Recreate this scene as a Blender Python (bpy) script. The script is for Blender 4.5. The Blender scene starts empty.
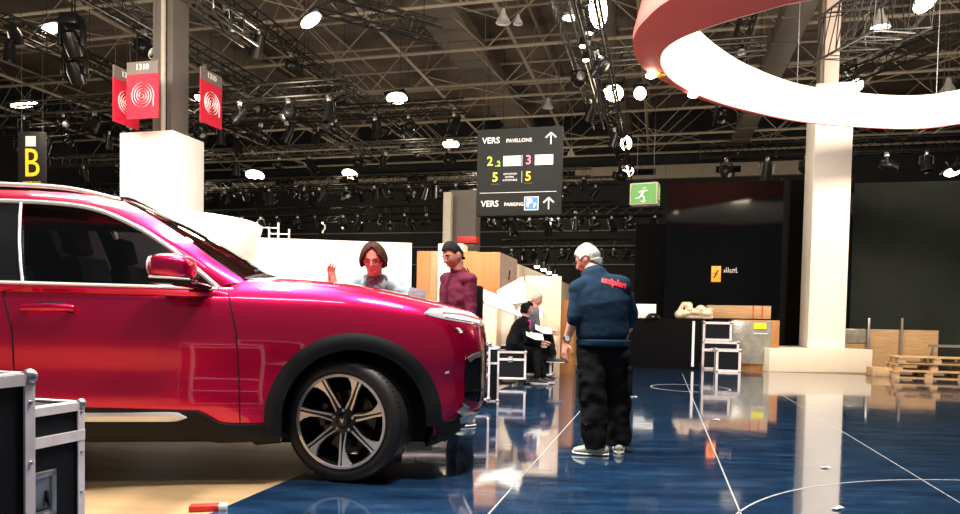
import bpy, bmesh, math, random
from mathutils import Vector as V, Matrix, noise, Quaternion
from mathutils.bvhtree import BVHTree
random.seed(7)
R = math.radians
sc = bpy.context.scene
COL = sc.collection

# ------------------------------------------------------------------ camera
F = 700.0; CX = 480.0; CY = 257.0; SHP = 85.0; CAMH = 1.08
PITCH = R(-2.0); ROLL = R(1.1)
cf = V((0, math.cos(PITCH), math.sin(PITCH)))
r0 = V((1, 0, 0)); u0 = V((0, -math.sin(PITCH), math.cos(PITCH)))
cr = math.cos(ROLL)*r0 + math.sin(ROLL)*u0
cu = -math.sin(ROLL)*r0 + math.cos(ROLL)*u0
CAM = V((0, 0, CAMH))
cam_d = bpy.data.cameras.new('camera'); cam = bpy.data.objects.new('camera', cam_d); COL.objects.link(cam)
cam.matrix_world = Matrix(((cr.x, cu.x, -cf.x, 0), (cr.y, cu.y, -cf.y, 0), (cr.z, cu.z, -cf.z, CAMH), (0, 0, 0, 1)))
cam_d.sensor_width = 36; cam_d.lens = 36*F/960; cam_d.shift_y = SHP/960
cam_d.clip_start = 0.05; cam_d.clip_end = 200
sc.camera = cam
def ray(px, py):
    return cr*((px-CX)/F) + cu*(-(py-CY-SHP)/F) + cf
def W(px, py, Y):                       # the place seen at a pixel, Y metres down the hall
    d = ray(px, py); return CAM + d*(Y/d.y)
def G(px, py, z=0.0):                   # the place seen at a pixel, at height z
    d = ray(px, py); return CAM + d*((z-CAMH)/d.z)
HA = R(-14.4)                           # the hall and its stage are turned this much
def H(u, v, z=0.0):                     # hall coordinates: u across, v down the hall
    return V((u*math.cos(HA)-v*math.sin(HA), u*math.sin(HA)+v*math.cos(HA), z))
def UV(p):
    return (p.x*math.cos(HA)+p.y*math.sin(HA), -p.x*math.sin(HA)+p.y*math.cos(HA))

# ------------------------------------------------------------------ materials
def mat(name, col, rough=0.5, metal=0.0, spec=0.5, var=0.08, scale=8.0, bump=0.0, bscale=60.0, coat=0.0, emit=None, es=0.0, stretch=None):
    m = bpy.data.materials.new(name); m.use_nodes = True
    nt = m.node_tree; b = nt.nodes['Principled BSDF']
    b.inputs['Roughness'].default_value = rough; b.inputs['Metallic'].default_value = metal
    b.inputs['Specular IOR Level'].default_value = spec
    b.inputs['Coat Weight'].default_value = coat; b.inputs['Coat Roughness'].default_value = 0.03
    tc = nt.nodes.new('ShaderNodeTexCoord')
    mp = nt.nodes.new('ShaderNodeMapping'); nt.links.new(tc.outputs['Object'], mp.inputs['Vector'])
    if stretch: mp.inputs['Scale'].default_value = stretch
    n = nt.nodes.new('ShaderNodeTexNoise'); n.inputs['Scale'].default_value = scale; n.inputs['Detail'].default_value = 4
    nt.links.new(mp.outputs['Vector'], n.inputs['Vector'])
    rp = nt.nodes.new('ShaderNodeValToRGB'); rp.color_ramp.elements[0].position = 0.3; rp.color_ramp.elements[1].position = 0.7
    rp.color_ramp.elements[0].color = tuple(c*(1-var) for c in col)+(1,)
    rp.color_ramp.elements[1].color = tuple(min(1, c*(1+var)) for c in col)+(1,)
    nt.links.new(n.outputs['Fac'], rp.inputs['Fac']); nt.links.new(rp.outputs['Color'], b.inputs['Base Color'])
    if bump:
        n2 = nt.nodes.new('ShaderNodeTexNoise'); n2.inputs['Scale'].default_value = bscale; n2.inputs['Detail'].default_value = 3
        nt.links.new(mp.outputs['Vector'], n2.inputs['Vector'])
        bp = nt.nodes.new('ShaderNodeBump'); bp.inputs['Strength'].default_value = bump; bp.inputs['Distance'].default_value = 0.01
        nt.links.new(n2.outputs['Fac'], bp.inputs['Height']); nt.links.new(bp.outputs['Normal'], b.inputs['Normal'])
    if emit:
        b.inputs['Emission Color'].default_value = tuple(emit)+(1,); b.inputs['Emission Strength'].default_value = es
    return m
def glassmat(name, tint, fmul=1.0, rough=0.01):
    m = bpy.data.materials.new(name); m.use_nodes = True; nt = m.node_tree; nt.nodes.clear()
    o = nt.nodes.new('ShaderNodeOutputMaterial'); mx = nt.nodes.new('ShaderNodeMixShader')
    t = nt.nodes.new('ShaderNodeBsdfTransparent'); t.inputs['Color'].default_value = tuple(tint)+(1,)
    g = nt.nodes.new('ShaderNodeBsdfGlossy'); g.inputs['Roughness'].default_value = rough
    fr = nt.nodes.new('ShaderNodeFresnel'); fr.inputs['IOR'].default_value = 1.45
    nt.links.new(fr.outputs[0], mx.inputs[0]); nt.links.new(t.outputs[0], mx.inputs[1]); nt.links.new(g.outputs[0], mx.inputs[2])
    nt.links.new(mx.outputs[0], o.inputs['Surface']); return m
M = {}
M['paint'] = mat('metallic_red_paint', (0.68, 0.0008, 0.068), 0.28, 0.80, 0.5, 0.03, 300, coat=1.0)
M['black_plastic'] = mat('black_plastic', (0.006, 0.006, 0.007), 0.55, 0, .3, bump=0.1, bscale=300)
M['gloss_black'] = mat('gloss_black', (0.008, 0.008, 0.009), 0.08)
M['chrome'] = mat('chrome', (0.88, 0.87, 0.87), 0.22, .4, var=0.02)
M['satin'] = mat('satin_metal', (0.82, 0.80, 0.78), 0.35, 0.4)
M['rubber'] = mat('tyre_rubber', (0.016, 0.014, 0.014), 0.5, 0, .4, bump=0.15, bscale=200)
M['alloy'] = mat('machined_alloy', (0.62, 0.60, 0.60), 0.25, .55)
M['dark_alloy'] = mat('dark_alloy', (0.02, 0.02, 0.022), 0.25, 0.6)
M['glass'] = glassmat('tinted_glass', (0.16, 0.16, 0.17))
M['wind_glass'] = glassmat('windscreen_glass', (0.55, 0.57, 0.58))
M['seat'] = mat('seat_leather', (0.02, 0.02, 0.022), 0.6)
M['lens'] = mat('headlamp_lens', (0.62, 0.52, 0.56), 0.12, 0.4, emit=(1, .9, .9), es=0.10)
M['alu'] = mat('aluminium_extrusion', (0.86, 0.76, 0.77), 0.4, 0.15, var=0.12, scale=14)
M['steel'] = mat('galvanised_steel', (0.55, 0.55, 0.54), 0.35, 0.9)
M['case_black'] = mat('case_laminate', (0.004, 0.0045, 0.007), 0.6, 0, .2, bump=0.2, bscale=400)
M['white_cloth'] = mat('white_fabric_cladding', (0.84, 0.79, 0.71), 0.75, var=0.02, scale=2)
M['white_paint'] = mat('white_painted_board', (0.80, 0.69, 0.54), 0.7, var=0.03, scale=3)
M['white_gloss'] = mat('white_lacquer', (0.9, 0.9, 0.88), 0.4, var=.01)
M['ply'] = mat('plywood', (0.50, 0.30, 0.14), 0.65, var=0.15, scale=3, stretch=(1, 1, 8))
M['orange_ply'] = mat('orange_plywood', (0.44, 0.19, 0.05), 0.6, var=0.12, scale=3, stretch=(6, 6, 0.6))
M['crate_side'] = mat('grey_brown_board', (0.33, 0.24, 0.20), 0.7)
M['pallet'] = mat('pallet_wood', (0.50, 0.32, 0.16), 0.75, var=0.2, scale=9)
M['foil'] = mat('grey_stretch_film', (0.40, 0.37, 0.30), 0.25, 0.3, var=0.2, bump=0.5, bscale=14)
M['plastic_wrap'] = mat('cream_plastic_wrap', (0.78, 0.60, 0.42), 0.3, var=0.22, bump=0.6, bscale=10, stretch=(5, 5, .6))
M['black_wall'] = mat('black_lacquer_panel', (0.003, 0.003, 0.0035), 0.06, spec=0.22, var=0.2)
M['black_matt'] = mat('black_drape', (0.003, 0.003, 0.0035), 0.9, spec=.1)
M['grey_wall'] = mat('grey_green_cloth', (0.022, 0.027, 0.023), 0.9, 0, .2, var=0.2, scale=1.2)
M['dark_wall'] = mat('dark_hall_cladding', (0.022, 0.024, 0.026), 0.8, var=0.3, scale=.6)
M['cream_band'] = mat('cream_fascia', (0.50, 0.44, 0.34), 0.7)
M['deck'] = mat('roof_deck', (0.24, 0.20, 0.17), 0.85, var=0.3, scale=.5)
M['roof_steel'] = mat('roof_steel', (0.55, 0.48, 0.38), 0.55, var=0.1)
M['duct'] = mat('duct_brown', (0.22, 0.19, 0.16), 0.6)
M['truss_black'] = mat('black_truss', (0.016, 0.016, 0.016), 0.35, 0.3)
M['truss_alu'] = mat('aluminium_truss', (0.22, 0.22, 0.20), 0.35, 0.8)
M['lamp_black'] = mat('lamp_housing', (0.010, 0.010, 0.011), 0.3)
M['lamp_glow'] = mat('lit_lamp', (1, 1, 1), 0.5, emit=(1.0, 0.82, 0.58), es=16)
M['lamp_cool'] = mat('lit_lamp_cool', (1, 1, 1), 0.5, emit=(0.75, 0.95, 1.0), es=5)
M['lamp_red'] = mat('lit_lamp_red', (1, .2, .1), 0.5, emit=(1.0, 0.12, 0.03), es=3)
M['lamp_white'] = mat('white_lamp_bell', (0.85, 0.85, 0.8), 0.5)
M['col_steel'] = mat('hall_column_grey', (0.13, 0.11, 0.09), 0.7, var=0.12, scale=2)
M['col_pink'] = mat('hall_column_pale', (0.50, 0.40, 0.34), 0.6, var=0.08, scale=2)
M['ring_red'] = mat('red_fabric_soffit', (0.78, 0.14, 0.13), 0.6, var=0.04, scale=2)
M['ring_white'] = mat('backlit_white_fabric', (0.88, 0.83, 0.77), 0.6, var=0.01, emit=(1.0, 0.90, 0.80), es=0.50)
M['sign_grey'] = mat('sign_charcoal', (0.017, 0.018, 0.016), 0.7, 0, .2)
M['sign_black'] = mat('sign_black', (0.012, 0.010, 0.010), 0.5)
M['sign_taupe'] = mat('sign_taupe', (0.16, 0.13, 0.11), 0.6)
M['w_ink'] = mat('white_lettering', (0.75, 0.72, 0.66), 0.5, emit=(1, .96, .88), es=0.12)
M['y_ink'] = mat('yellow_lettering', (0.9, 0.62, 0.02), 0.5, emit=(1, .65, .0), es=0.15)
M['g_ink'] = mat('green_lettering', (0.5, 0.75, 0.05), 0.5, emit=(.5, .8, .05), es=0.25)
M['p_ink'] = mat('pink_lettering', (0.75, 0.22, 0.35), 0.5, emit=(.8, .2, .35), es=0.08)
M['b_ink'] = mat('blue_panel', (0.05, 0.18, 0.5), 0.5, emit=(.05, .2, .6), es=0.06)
M['banner_red'] = mat('banner_red', (0.62, 0.008, 0.035), 0.6, var=0.04)
M['exit_green'] = mat('exit_green', (0.05, 0.25, 0.005), 0.4, emit=(0.10, 0.45, 0.01), es=0.12)
M['orange_lit'] = mat('orange_lit_sign', (0.9, 0.25, 0.02), 0.4, emit=(1.0, 0.22, 0.01), es=0.9)
M['skin'] = mat('skin', (0.62, 0.30, 0.20), 0.5, var=0.06, scale=20)
M['skin2'] = mat('skin_tan', (0.40, 0.17, 0.11), 0.5, var=0.06, scale=20)
M['skin_red'] = mat('skin_flushed', (0.46, 0.17, 0.125), 0.5, var=0.06, scale=20)
M['grey_hair'] = mat('grey_hair', (0.36, 0.36, 0.33), 0.9, 0, .1, var=0.35, scale=70, bump=0.8, bscale=120)
M['brown_hair'] = mat('brown_hair', (0.045, 0.018, 0.012), 0.8, 0, .1, var=0.4, scale=60, bump=0.7, bscale=120)
M['black_hair'] = mat('black_hair', (0.004, 0.0035, 0.005), 0.7, 0, .12, var=0.4, scale=60, bump=0.7, bscale=120)
M['navy'] = mat('navy_sweatshirt_cotton', (0.008, 0.024, 0.046), 0.9, 0, .15, var=0.15, bump=0.4, bscale=25)
M['black_trs'] = mat('black_trouser_cotton', (0.004, 0.004, 0.005), 0.85, 0, .15, var=0.3, bump=0.6, bscale=22)
M['maroon'] = mat('maroon_shirt_cotton', (0.085, 0.006, 0.024), 0.8, 0, .2, var=0.12, bump=0.4, bscale=25)
M['blue_grey'] = mat('grey_blue_jacket', (0.17, 0.215, 0.235), 0.85, 0, .2, var=0.15, bump=0.4, bscale=25)
M['scarf'] = mat('grey_scarf', (0.13, 0.12, 0.14), 0.9, 0, .1, var=0.35, scale=40, bump=0.6, bscale=30)
M['magenta'] = mat('magenta_top', (0.75, 0.02, 0.35), 0.7)
M['shoe'] = mat('grey_trainer', (0.34, 0.36, 0.28), 0.6)
M['sole'] = mat('white_sole', (0.7, 0.68, 0.6), 0.6)
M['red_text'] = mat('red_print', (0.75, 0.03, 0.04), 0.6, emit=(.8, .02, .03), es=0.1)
M['dark_ink'] = mat('dark_ink', (0.02, 0.02, 0.03), 0.6)
M['lips'] = mat('lips', (0.38, 0.09, 0.08), 0.5)
M['paper'] = mat('paper', (0.85, 0.83, 0.78), 0.6)
M['yellow'] = mat('yellow_label', (0.85, 0.8, 0.02), 0.5)
M['red_tape'] = mat('red_tape', (0.7, 0.03, 0.02), 0.5)
M['line'] = mat('floor_seam_white', (0.42, 0.41, 0.40), 0.4, var=0.3, scale=20)
M['blue_mark'] = mat('blue_marker', (0.05, 0.25, 0.45), 0.6)

def stage_floor_mat():
    m = bpy.data.materials.new('polished_navy_floor'); m.use_nodes = True; nt = m.node_tree; b = nt.nodes['Principled BSDF']
    tc = nt.nodes.new('ShaderNodeTexCoord'); mp = nt.nodes.new('ShaderNodeMapping'); mp.inputs['Scale'].default_value = (.6, 2.6, 1)
    nt.links.new(tc.outputs['Object'], mp.inputs['Vector'])
    n = nt.nodes.new('ShaderNodeTexNoise'); n.inputs['Scale'].default_value = 2.2; n.inputs['Detail'].default_value = 8; n.inputs['Roughness'].default_value = .7
    nt.links.new(mp.outputs[0], n.inputs['Vector'])
    rp = nt.nodes.new('ShaderNodeValToRGB'); e = rp.color_ramp.elements
    e[0].position = .35; e[0].color = (.004, .014, .036, 1); e[1].position = .78; e[1].color = (.05, .10, .18, 1)
    k = e.new(.56); k.color = (.012, .038, .088, 1)
    nt.links.new(n.outputs['Fac'], rp.inputs['Fac']); nt.links.new(rp.outputs[0], b.inputs['Base Color'])
    n2 = nt.nodes.new('ShaderNodeTexNoise'); n2.inputs['Scale'].default_value = 9; n2.inputs['Detail'].default_value = 6
    nt.links.new(mp.outputs[0], n2.inputs['Vector'])
    mr = nt.nodes.new('ShaderNodeMapRange'); mr.inputs[1].default_value = .4; mr.inputs[2].default_value = .75; mr.inputs[3].default_value = .035; mr.inputs[4].default_value = .16
    nt.links.new(n2.outputs['Fac'], mr.inputs[0]); nt.links.new(mr.outputs[0], b.inputs['Roughness'])
    n3 = nt.nodes.new('ShaderNodeTexNoise'); n3.inputs['Scale'].default_value = 1.2
    nt.links.new(tc.outputs['Object'], n3.inputs['Vector'])
    bp = nt.nodes.new('ShaderNodeBump'); bp.inputs['Strength'].default_value = .12; bp.inputs['Distance'].default_value = .02
    nt.links.new(n3.outputs['Fac'], bp.inputs['Height']); nt.links.new(bp.outputs[0], b.inputs['Normal'])
    b.inputs['Specular IOR Level'].default_value = 1.0; b.inputs['Coat Weight'].default_value = .5; b.inputs['Coat Roughness'].default_value = .05
    return m
M['stage'] = stage_floor_mat()
def hall_floor_mat():
    m = mat('plywood_hall_floor', (0.38, 0.245, 0.115), 0.55, var=0.25, scale=1.6, stretch=(.5, 2.2, 1)); nt = m.node_tree
    return m
M['hall_floor'] = hall_floor_mat()
M['hall_carpet'] = mat('grey_brown_hall_floor', (.20, .16, .12), .7, var=.3, scale=1.5)

# ------------------------------------------------------------------ mesh building
class MB:
    def __init__(s): s.v = []; s.f = []; s.mi = []; s.cur = 0
    def add(s, vs, fs):
        o = len(s.v); s.v += [V(p) for p in vs]; s.f += [tuple(i+o for i in f) for f in fs]; s.mi += [s.cur]*len(fs); return s
    def box(s, c, d, rot=0.0, m=None, bev=0.0):
        hx, hy, hz = d[0]/2, d[1]/2, d[2]/2; b = min(bev, hx*.45, hy*.45, hz*.45)
        ca, sa = math.cos(rot), math.sin(rot)
        def T(x, y, z):
            p = V((x*ca-y*sa, x*sa+y*ca, z))
            if m is not None: p = m @ V((x, y, z))
            return p+V(c)
        if b <= 0:
            vs = [T(x*hx, y*hy, z*hz) for x in (-1, 1) for y in (-1, 1) for z in (-1, 1)]
            return s.add(vs, [(0, 1, 3, 2), (4, 6, 7, 5), (0, 4, 5, 1), (2, 3, 7, 6), (0, 2, 6, 4), (1, 5, 7, 3)])
        bm = bmesh.new(); bmesh.ops.create_cube(bm, size=1)
        for v in bm.verts: v.co = V((v.co.x*d[0], v.co.y*d[1], v.co.z*d[2]))
        bmesh.ops.bevel(bm, geom=bm.edges[:], offset=b, segments=2, affect='EDGES', profile=.5)
        bm.verts.index_update(); vs = [T(*v.co) for v in bm.verts]; fs = [[v.index for v in f.verts] for f in bm.faces]; bm.free()
        return s.add(vs, fs)
    def tube(s, pts, rad, n=8, cap=True, side=None, sq=1.0):
        """round or elliptical tube; rad is one number, a list, or a list of (a,b) with side the a direction"""
        pts = [V(p) for p in pts]; k = len(pts)
        rads = rad if isinstance(rad, (list, tuple)) else [rad]*k
        vs = []; fs = []; up = None
        for i, p in enumerate(pts):
            t = (pts[min(i+1, k-1)]-pts[max(i-1, 0)])
            if t.length < 1e-9: t = V((0, 0, 1))
            t.normalize()
            if side is not None: sd = V(side[i] if isinstance(side, list) else side)
            else: sd = up if up is not None else (V((1, 0, 0)) if abs(t.x) < .8 else V((0, 1, 0)))
            sd = sd-t*sd.dot(t); sd.normalize(); up = sd; o = t.cross(sd)
            a, b = rads[i] if isinstance(rads[i], (list, tuple)) else (rads[i], rads[i])
            for j in range(n):
                q = 2*math.pi*j/n; c_, s_ = math.cos(q), math.sin(q)
                if sq != 1.0: c_ = math.copysign(abs(c_)**sq, c_); s_ = math.copysign(abs(s_)**sq, s_)
                vs.append(p+sd*(a*c_)+o*(b*s_))
        for i in range(k-1):
            for j in range(n):
                fs.append((i*n+j, i*n+(j+1) % n, (i+1)*n+(j+1) % n, (i+1)*n+j))
        if cap: fs.append(tuple(range(n-1, -1, -1))); fs.append(tuple((k-1)*n+j for j in range(n)))
        return s.add(vs, fs)
    def limb(s, pts, rad, n=14, side=None):
        """tube with rounded ends"""
        pts = [V(p) for p in pts]; rads = [(r, r) if not isinstance(r, (list, tuple)) else r for r in rad]
        a = (pts[0]-pts[1]).normalized(); b = (pts[-1]-pts[-2]).normalized()
        P = []; Q = []
        for k, q in ((.95, .3), (.8, .6), (.45, .89)):
            P.append(pts[0]+a*min(rads[0])*k); Q.append((rads[0][0]*q, rads[0][1]*q))
        P += pts; Q += rads
        for k, q in ((.45, .89), (.8, .6), (.95, .3)):
            P.append(pts[-1]+b*min(rads[-1])*k); Q.append((rads[-1][0]*q, rads[-1][1]*q))
        if isinstance(side, list): side = [side[0]]*3+side+[side[-1]]*3
        return s.tube(P, Q, n, True, side)
    def ell(s, c, r, m=None, nu=16, nv=10):
        vs = []; fs = []; c = V(c)
        for i in range(nv+1):
            th = math.pi*i/nv
            for j in range(nu):
                ph = 2*math.pi*j/nu; p = V((r[0]*math.sin(th)*math.cos(ph), r[1]*math.sin(th)*math.sin(ph), r[2]*math.cos(th)))
                if m is not None: p = m @ p
                vs.append(c+p)
        for i in range(nv):
            for j in range(nu): fs.append((i*nu+j, (i+1)*nu+j, (i+1)*nu+(j+1) % nu, i*nu+(j+1) % nu))
        return s.add(vs, fs)
    def lathe(s, prof, c=(0, 0, 0), ax='z', n=24, m=None):
        """prof: list of (r, h)"""
        vs = []; fs = []; c = V(c); k = len(prof)
        for (r, h) in prof:
            for j in range(n):
                q = 2*math.pi*j/n
                p = V((r*math.cos(q), r*math.sin(q), h)) if ax == 'z' else (V((r*math.cos(q), h, r*math.sin(q))) if ax == 'y' else V((h, r*math.cos(q), r*math.sin(q))))
                if m is not None: p = m @ p
                vs.append(c+p)
        for i in range(k-1):
            for j in range(n): fs.append((i*n+j, i*n+(j+1) % n, (i+1)*n+(j+1) % n, (i+1)*n+j))
        if prof[0][0] > 1e-6: fs.append(tuple(range(n)))
        if prof[-1][0] > 1e-6: fs.append(tuple((k-1)*n+j for j in range(n)))
        return s.add(vs, fs)
    def grid(s, rows, closed=False):
        k = len(rows); n = len(rows[0]); vs = [p for r in rows for p in r]; fs = []
        for i in range(k-1):
            for j in range(n-1 if not closed else n): fs.append((i*n+j, i*n+(j+1) % n, (i+1)*n+(j+1) % n, (i+1)*n+j))
        return s.add(vs, fs)
    def prism(s, poly, h0, h1, m=None):
        """poly [(x,y)] extruded in z between h0 and h1, then m"""
        n = len(poly); vs = [V((x, y, h0)) for x, y in poly]+[V((x, y, h1)) for x, y in poly]
        if m is not None: vs = [m @ p for p in vs]
        return s.add(vs, [tuple(range(n-1, -1, -1)), tuple(range(n, 2*n))]+[(i, (i+1) % n, n+(i+1) % n, n+i) for i in range(n)])
    def bar(s, a, b, r, n=4): return s.tube([a, b], r, n)
    def mesh(s, name, mats, smooth=35, merge=False):
        me = bpy.data.meshes.new(name); me.from_pydata([tuple(p) for p in s.v], [], s.f)
        for mm in (mats if isinstance(mats, (list, tuple)) else [mats]): me.materials.append(mm)
        for p, i in zip(me.polygons, s.mi): p.material_index = i
        bm = bmesh.new(); bm.from_mesh(me)
        bmesh.ops.remove_doubles(bm, verts=bm.verts, dist=1e-6)
        bmesh.ops.recalc_face_normals(bm, faces=bm.faces); bm.to_mesh(me); bm.free()
        if smooth:
            me.polygons.foreach_set('use_smooth', [True]*len(me.polygons)); me.set_sharp_from_angle(angle=R(smooth))
        return me
    def obj(s, name, mats, parent=None, smooth=35, **k):
        o = bpy.data.objects.new(name, s.mesh(name, mats, smooth)); COL.objects.link(o)
        if parent: o.parent = parent
        for a, b in k.items(): o[a] = b
        return o
def thing(name, label, cat, loc=(0, 0, 0), rz=0.0, group=None, rot=None):
    o = bpy.data.objects.new(name, None); COL.objects.link(o); o.location = loc
    o.rotation_euler = rot if rot else (0, 0, rz); o.empty_display_size = .1
    tag(o, label, cat, group); return o
def tag(o, label, cat, group=None):
    o['label'] = label; o['category'] = cat
    if group: o['group'] = group
    return o
def struct(o): o['kind'] = 'structure'; return o
def dup(root, loc=None, rot=None, label=None, group=None):
    r = root.copy(); COL.objects.link(r)
    if loc is not None: r.location = loc
    if rot is not None: r.rotation_euler = rot
    if label: r['label'] = label
    if group: r['group'] = group
    for ch in list(root.children):
        c = ch.copy(); COL.objects.link(c); c.parent = r
        for g in ch.children:
            d = g.copy(); COL.objects.link(d); d.parent = c
    return r
def cr1(tab, x):
    """smooth table lookup"""
    xs = [t[0] for t in tab]
    if x <= xs[0]: return tab[0][1]
    if x >= xs[-1]: return tab[-1][1]
    for i in range(len(xs)-1):
        if x <= xs[i+1]: break
    p1, p2 = tab[i][1], tab[i+1][1]; h = xs[i+1]-xs[i]
    m1 = (tab[i+1][1]-tab[max(i-1, 0)][1])/(xs[i+1]-xs[max(i-1, 0)])
    j = min(i+2, len(xs)-1); m2 = (tab[j][1]-tab[i][1])/(xs[j]-xs[i]); t = (x-xs[i])/h
    return (2*t**3-3*t*t+1)*p1+(t**3-2*t*t+t)*h*m1+(-2*t**3+3*t*t)*p2+(t**3-t*t)*h*m2
def spline(P, n, closed=False):
    P = [V(p) for p in P]; k = len(P); out = []
    segs = k if closed else k-1
    for i in range(segs):
        if closed: a, b, c, d = P[(i-1) % k], P[i], P[(i+1) % k], P[(i+2) % k]
        else: a, b, c, d = P[max(i-1, 0)], P[i], P[i+1], P[min(i+2, k-1)]
        for j in range(n):
            t = j/n; out.append(.5*((2*b)+(c-a)*t+(2*a-5*b+4*c-d)*t*t+(3*b-a-3*c+d)*t**3))
    if not closed: out.append(P[-1])
    return out
def bake(o, mods):
    """apply modifiers and return a plain mesh object"""
    for t, kw in mods:
        md = o.modifiers.new(t.lower(), t)
        for a, b in kw.items(): setattr(md, a, b)
    dg = bpy.context.evaluated_depsgraph_get(); dg.update()
    me = bpy.data.meshes.new_from_object(o.evaluated_get(dg)); o.modifiers.clear(); o.data = me
    return o
def text(name, s, size, material, parent, loc, rot, depth=.004, bold=.0, align='CENTER', sx=1.0):
    cu_ = bpy.data.curves.new(name, 'FONT'); cu_.body = s; cu_.size = size; cu_.extrude = depth; cu_.offset = bold
    cu_.align_x = align; cu_.align_y = 'CENTER'; cu_.resolution_u = 3
    o = bpy.data.objects.new(name, cu_); COL.objects.link(o)
    dg = bpy.context.evaluated_depsgraph_get(); me = bpy.data.meshes.new_from_object(o.evaluated_get(dg))
    me.name = name; me.materials.clear(); me.materials.append(material)
    bpy.data.objects.remove(o); o2 = bpy.data.objects.new(name, me); COL.objects.link(o2)
    o2.parent = parent; o2.location = loc; o2.rotation_euler = rot; o2.scale = (sx, 1, 1)
    return o2
exec_parts = True

# ================================================================== SETTING
def HP(px, py, v):                      # the place seen at a pixel on the cross-hall plane v
    d = ray(px, py); a = -d.x*math.sin(HA)+d.y*math.cos(HA); return CAM+d*(v/a)
EU = (UV(G(209, 514))[0]+UV(G(306, 472))[0])/2       # left edge of the polished stage
VF = UV(G(640, 367.5))[1]                             # its far edge
def hbox(mb, u0, u1, v0, v1, z0, z1, bev=0):
    c = H((u0+u1)/2, (v0+v1)/2, (z0+z1)/2); return mb.box(c, (u1-u0, v1-v0, z1-z0), HA, bev=bev)
mb = MB(); hbox(mb, EU, 22, -3, VF, -.04, 0); struct(mb.obj('floor_stage', M['stage'], smooth=0))
mb = MB(); hbox(mb, -34, EU, -3, 44, -.05, -.006); hbox(mb, EU, 22, VF, 44, -.05, -.006); struct(mb.obj('floor_hall', M['hall_carpet'], smooth=0))
mb = MB(); hbox(mb, EU-5.5, EU, -3, 6.2, -.006, -.003); struct(mb.obj('floor_boards', M['hall_floor'], smooth=0))
VW = 42.0
def wall(name, u0, u1, v0, v1, z1, m, z0=0):
    q = MB(); hbox(q, u0, u1, v0, v1, z0, z1); return struct(q.obj(name, m, smooth=0))
wall('wall_back', -34, 22, VW, VW+.3, 13.4, M['dark_wall'], -.05)
wall('wall_left', -34.3, -34, -3, VW, 13.4, M['dark_wall'], -.05)
wall('wall_right', 22, 22.3, -3, VW, 13.4, M['dark_wall'], -.05)
wall('ceiling', -34.3, 22.3, -3, VW+.3, 13.7, M['deck'], 13.4)
q = MB(); hbox(q, -33.9, 8, VW-.35, VW-.05, 9.25, 10.0); struct(q.obj('trim_1', M['cream_band'], smooth=0))
for i in range(9):
    u = -34+i*4.6; q = MB(); hbox(q, max(u, -33.8), u+1.3, VW-.42, VW-.36, 9.45, 9.8); struct(q.obj('window_%d' % (i+1), M['gloss_black'], smooth=0))
for i, z in enumerate((2.6, 4.3, 5.4, 6.3)):
    q = MB(); hbox(q, -33.9, 10, VW-.2, VW-.05, z, z+.07); struct(q.obj('trim_%d' % (i+2), M['duct'], smooth=0))
# seams and painted arcs of the stage floor
nt_ = [20]
def seam(pts, w=.012, name=None):
    pts = [V((p.x, p.y, 0)) for p in pts]; vs = []; q = MB(); rows = []
    for i, p in enumerate(pts):
        t = (pts[min(i+1, len(pts)-1)]-pts[max(i-1, 0)]).normalized(); n = V((-t.y, t.x, 0))*w/2
        rows.append([p-n+V((0, 0, -.001)), p-n+V((0, 0, .0012)), p+n+V((0, 0, .0012)), p+n+V((0, 0, -.001))])
    q.grid(rows, closed=True); struct(q.obj('trim_%d' % nt_[0], M['line'], smooth=0)); nt_[0] += 1
def seamv(px, py, v0, v1, w=.012):
    u = UV(G(px, py))[0]; seam([H(u, v0), H(u, v1)], w)
seamv(574, 418, 1.2, 9.0, .009); seamv(692, 397, .8, VF-1.5, .009); seamv(840, 430, 2.5, VF-4, .006)
def seamh(px, py, u0, u1, w): v = UV(G(px, py))[1]; seam([H(u0, v), H(u1, v)], w)
seamh(800, 410, 4.2, 14, .035); 
def arc(c, r, a0, a1, w, n=60): seam([c+V((math.cos(a0+(a1-a0)*i/n)*r, math.sin(a0+(a1-a0)*i/n)*r, 0)) for i in range(n+1)], w)
pa, pb, pc = G(738, 513), G(800, 489), G(955, 480)
def circ(a, b, c):
    d = 2*(a.x*(b.y-c.y)+b.x*(c.y-a.y)+c.x*(a.y-b.y)); s = [p.x**2+p.y**2 for p in (a, b, c)]
    ux = (s[0]*(b.y-c.y)+s[1]*(c.y-a.y)+s[2]*(a.y-b.y))/d; uy = (s[0]*(c.x-b.x)+s[1]*(a.x-c.x)+s[2]*(b.x-a.x))/d
    o = V((ux, uy, 0)); return o, (V((a.x, a.y, 0))-o).length
co, rr = circ(pa, pb, pc); arc(co, rr, 0, 2*math.pi, .012, 160)
sc_ = G(690, 388); arc(sc_, .62, 0, 2*math.pi, .02, 60)
# loose scraps on the floor
def scrap(px, py, w, l, rz, label, m=M['paper'], z=0.0, cat='scrap', name='paper_scrap', grp=None):
    p = G(px, py); q = MB(); rows = []
    for i in range(5):
        rows.append([V(((i/4-.5)*l, (j/3-.5)*w, .002+.004*math.sin(i*1.3+j))) for j in range(4)])
    q.grid(rows); o = q.obj(name, m); o.location = (p.x, p.y, z+.004); o.rotation_euler = (0, 0, rz)
    bake(o, [('SOLIDIFY', dict(thickness=.002, offset=1))]); tag(o, label, cat, grp)
scrap(838, 509, .035, .09, .6, 'white paper scrap on the polished floor inside the big painted arc')
scrap(826, 468, .03, .07, .1, 'small white scrap lying left of the painted arc near the column reflection')
scrap(716, 420, .04, .09, .4, 'small pale scrap on the navy floor behind the standing man')
scrap(634, 397, .04, .09, .4, 'small pale scrap on the navy floor right behind the standing man\'s knees')
q = MB(); p = G(205, 510); q.box((0, 0, .02), (.16, .06, .035), bev=.008); o = q.obj('tape_roll_box', M['red_tape']); o.location = (p.x, p.y, -.006); o.rotation_euler = (0, 0, .2)
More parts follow.
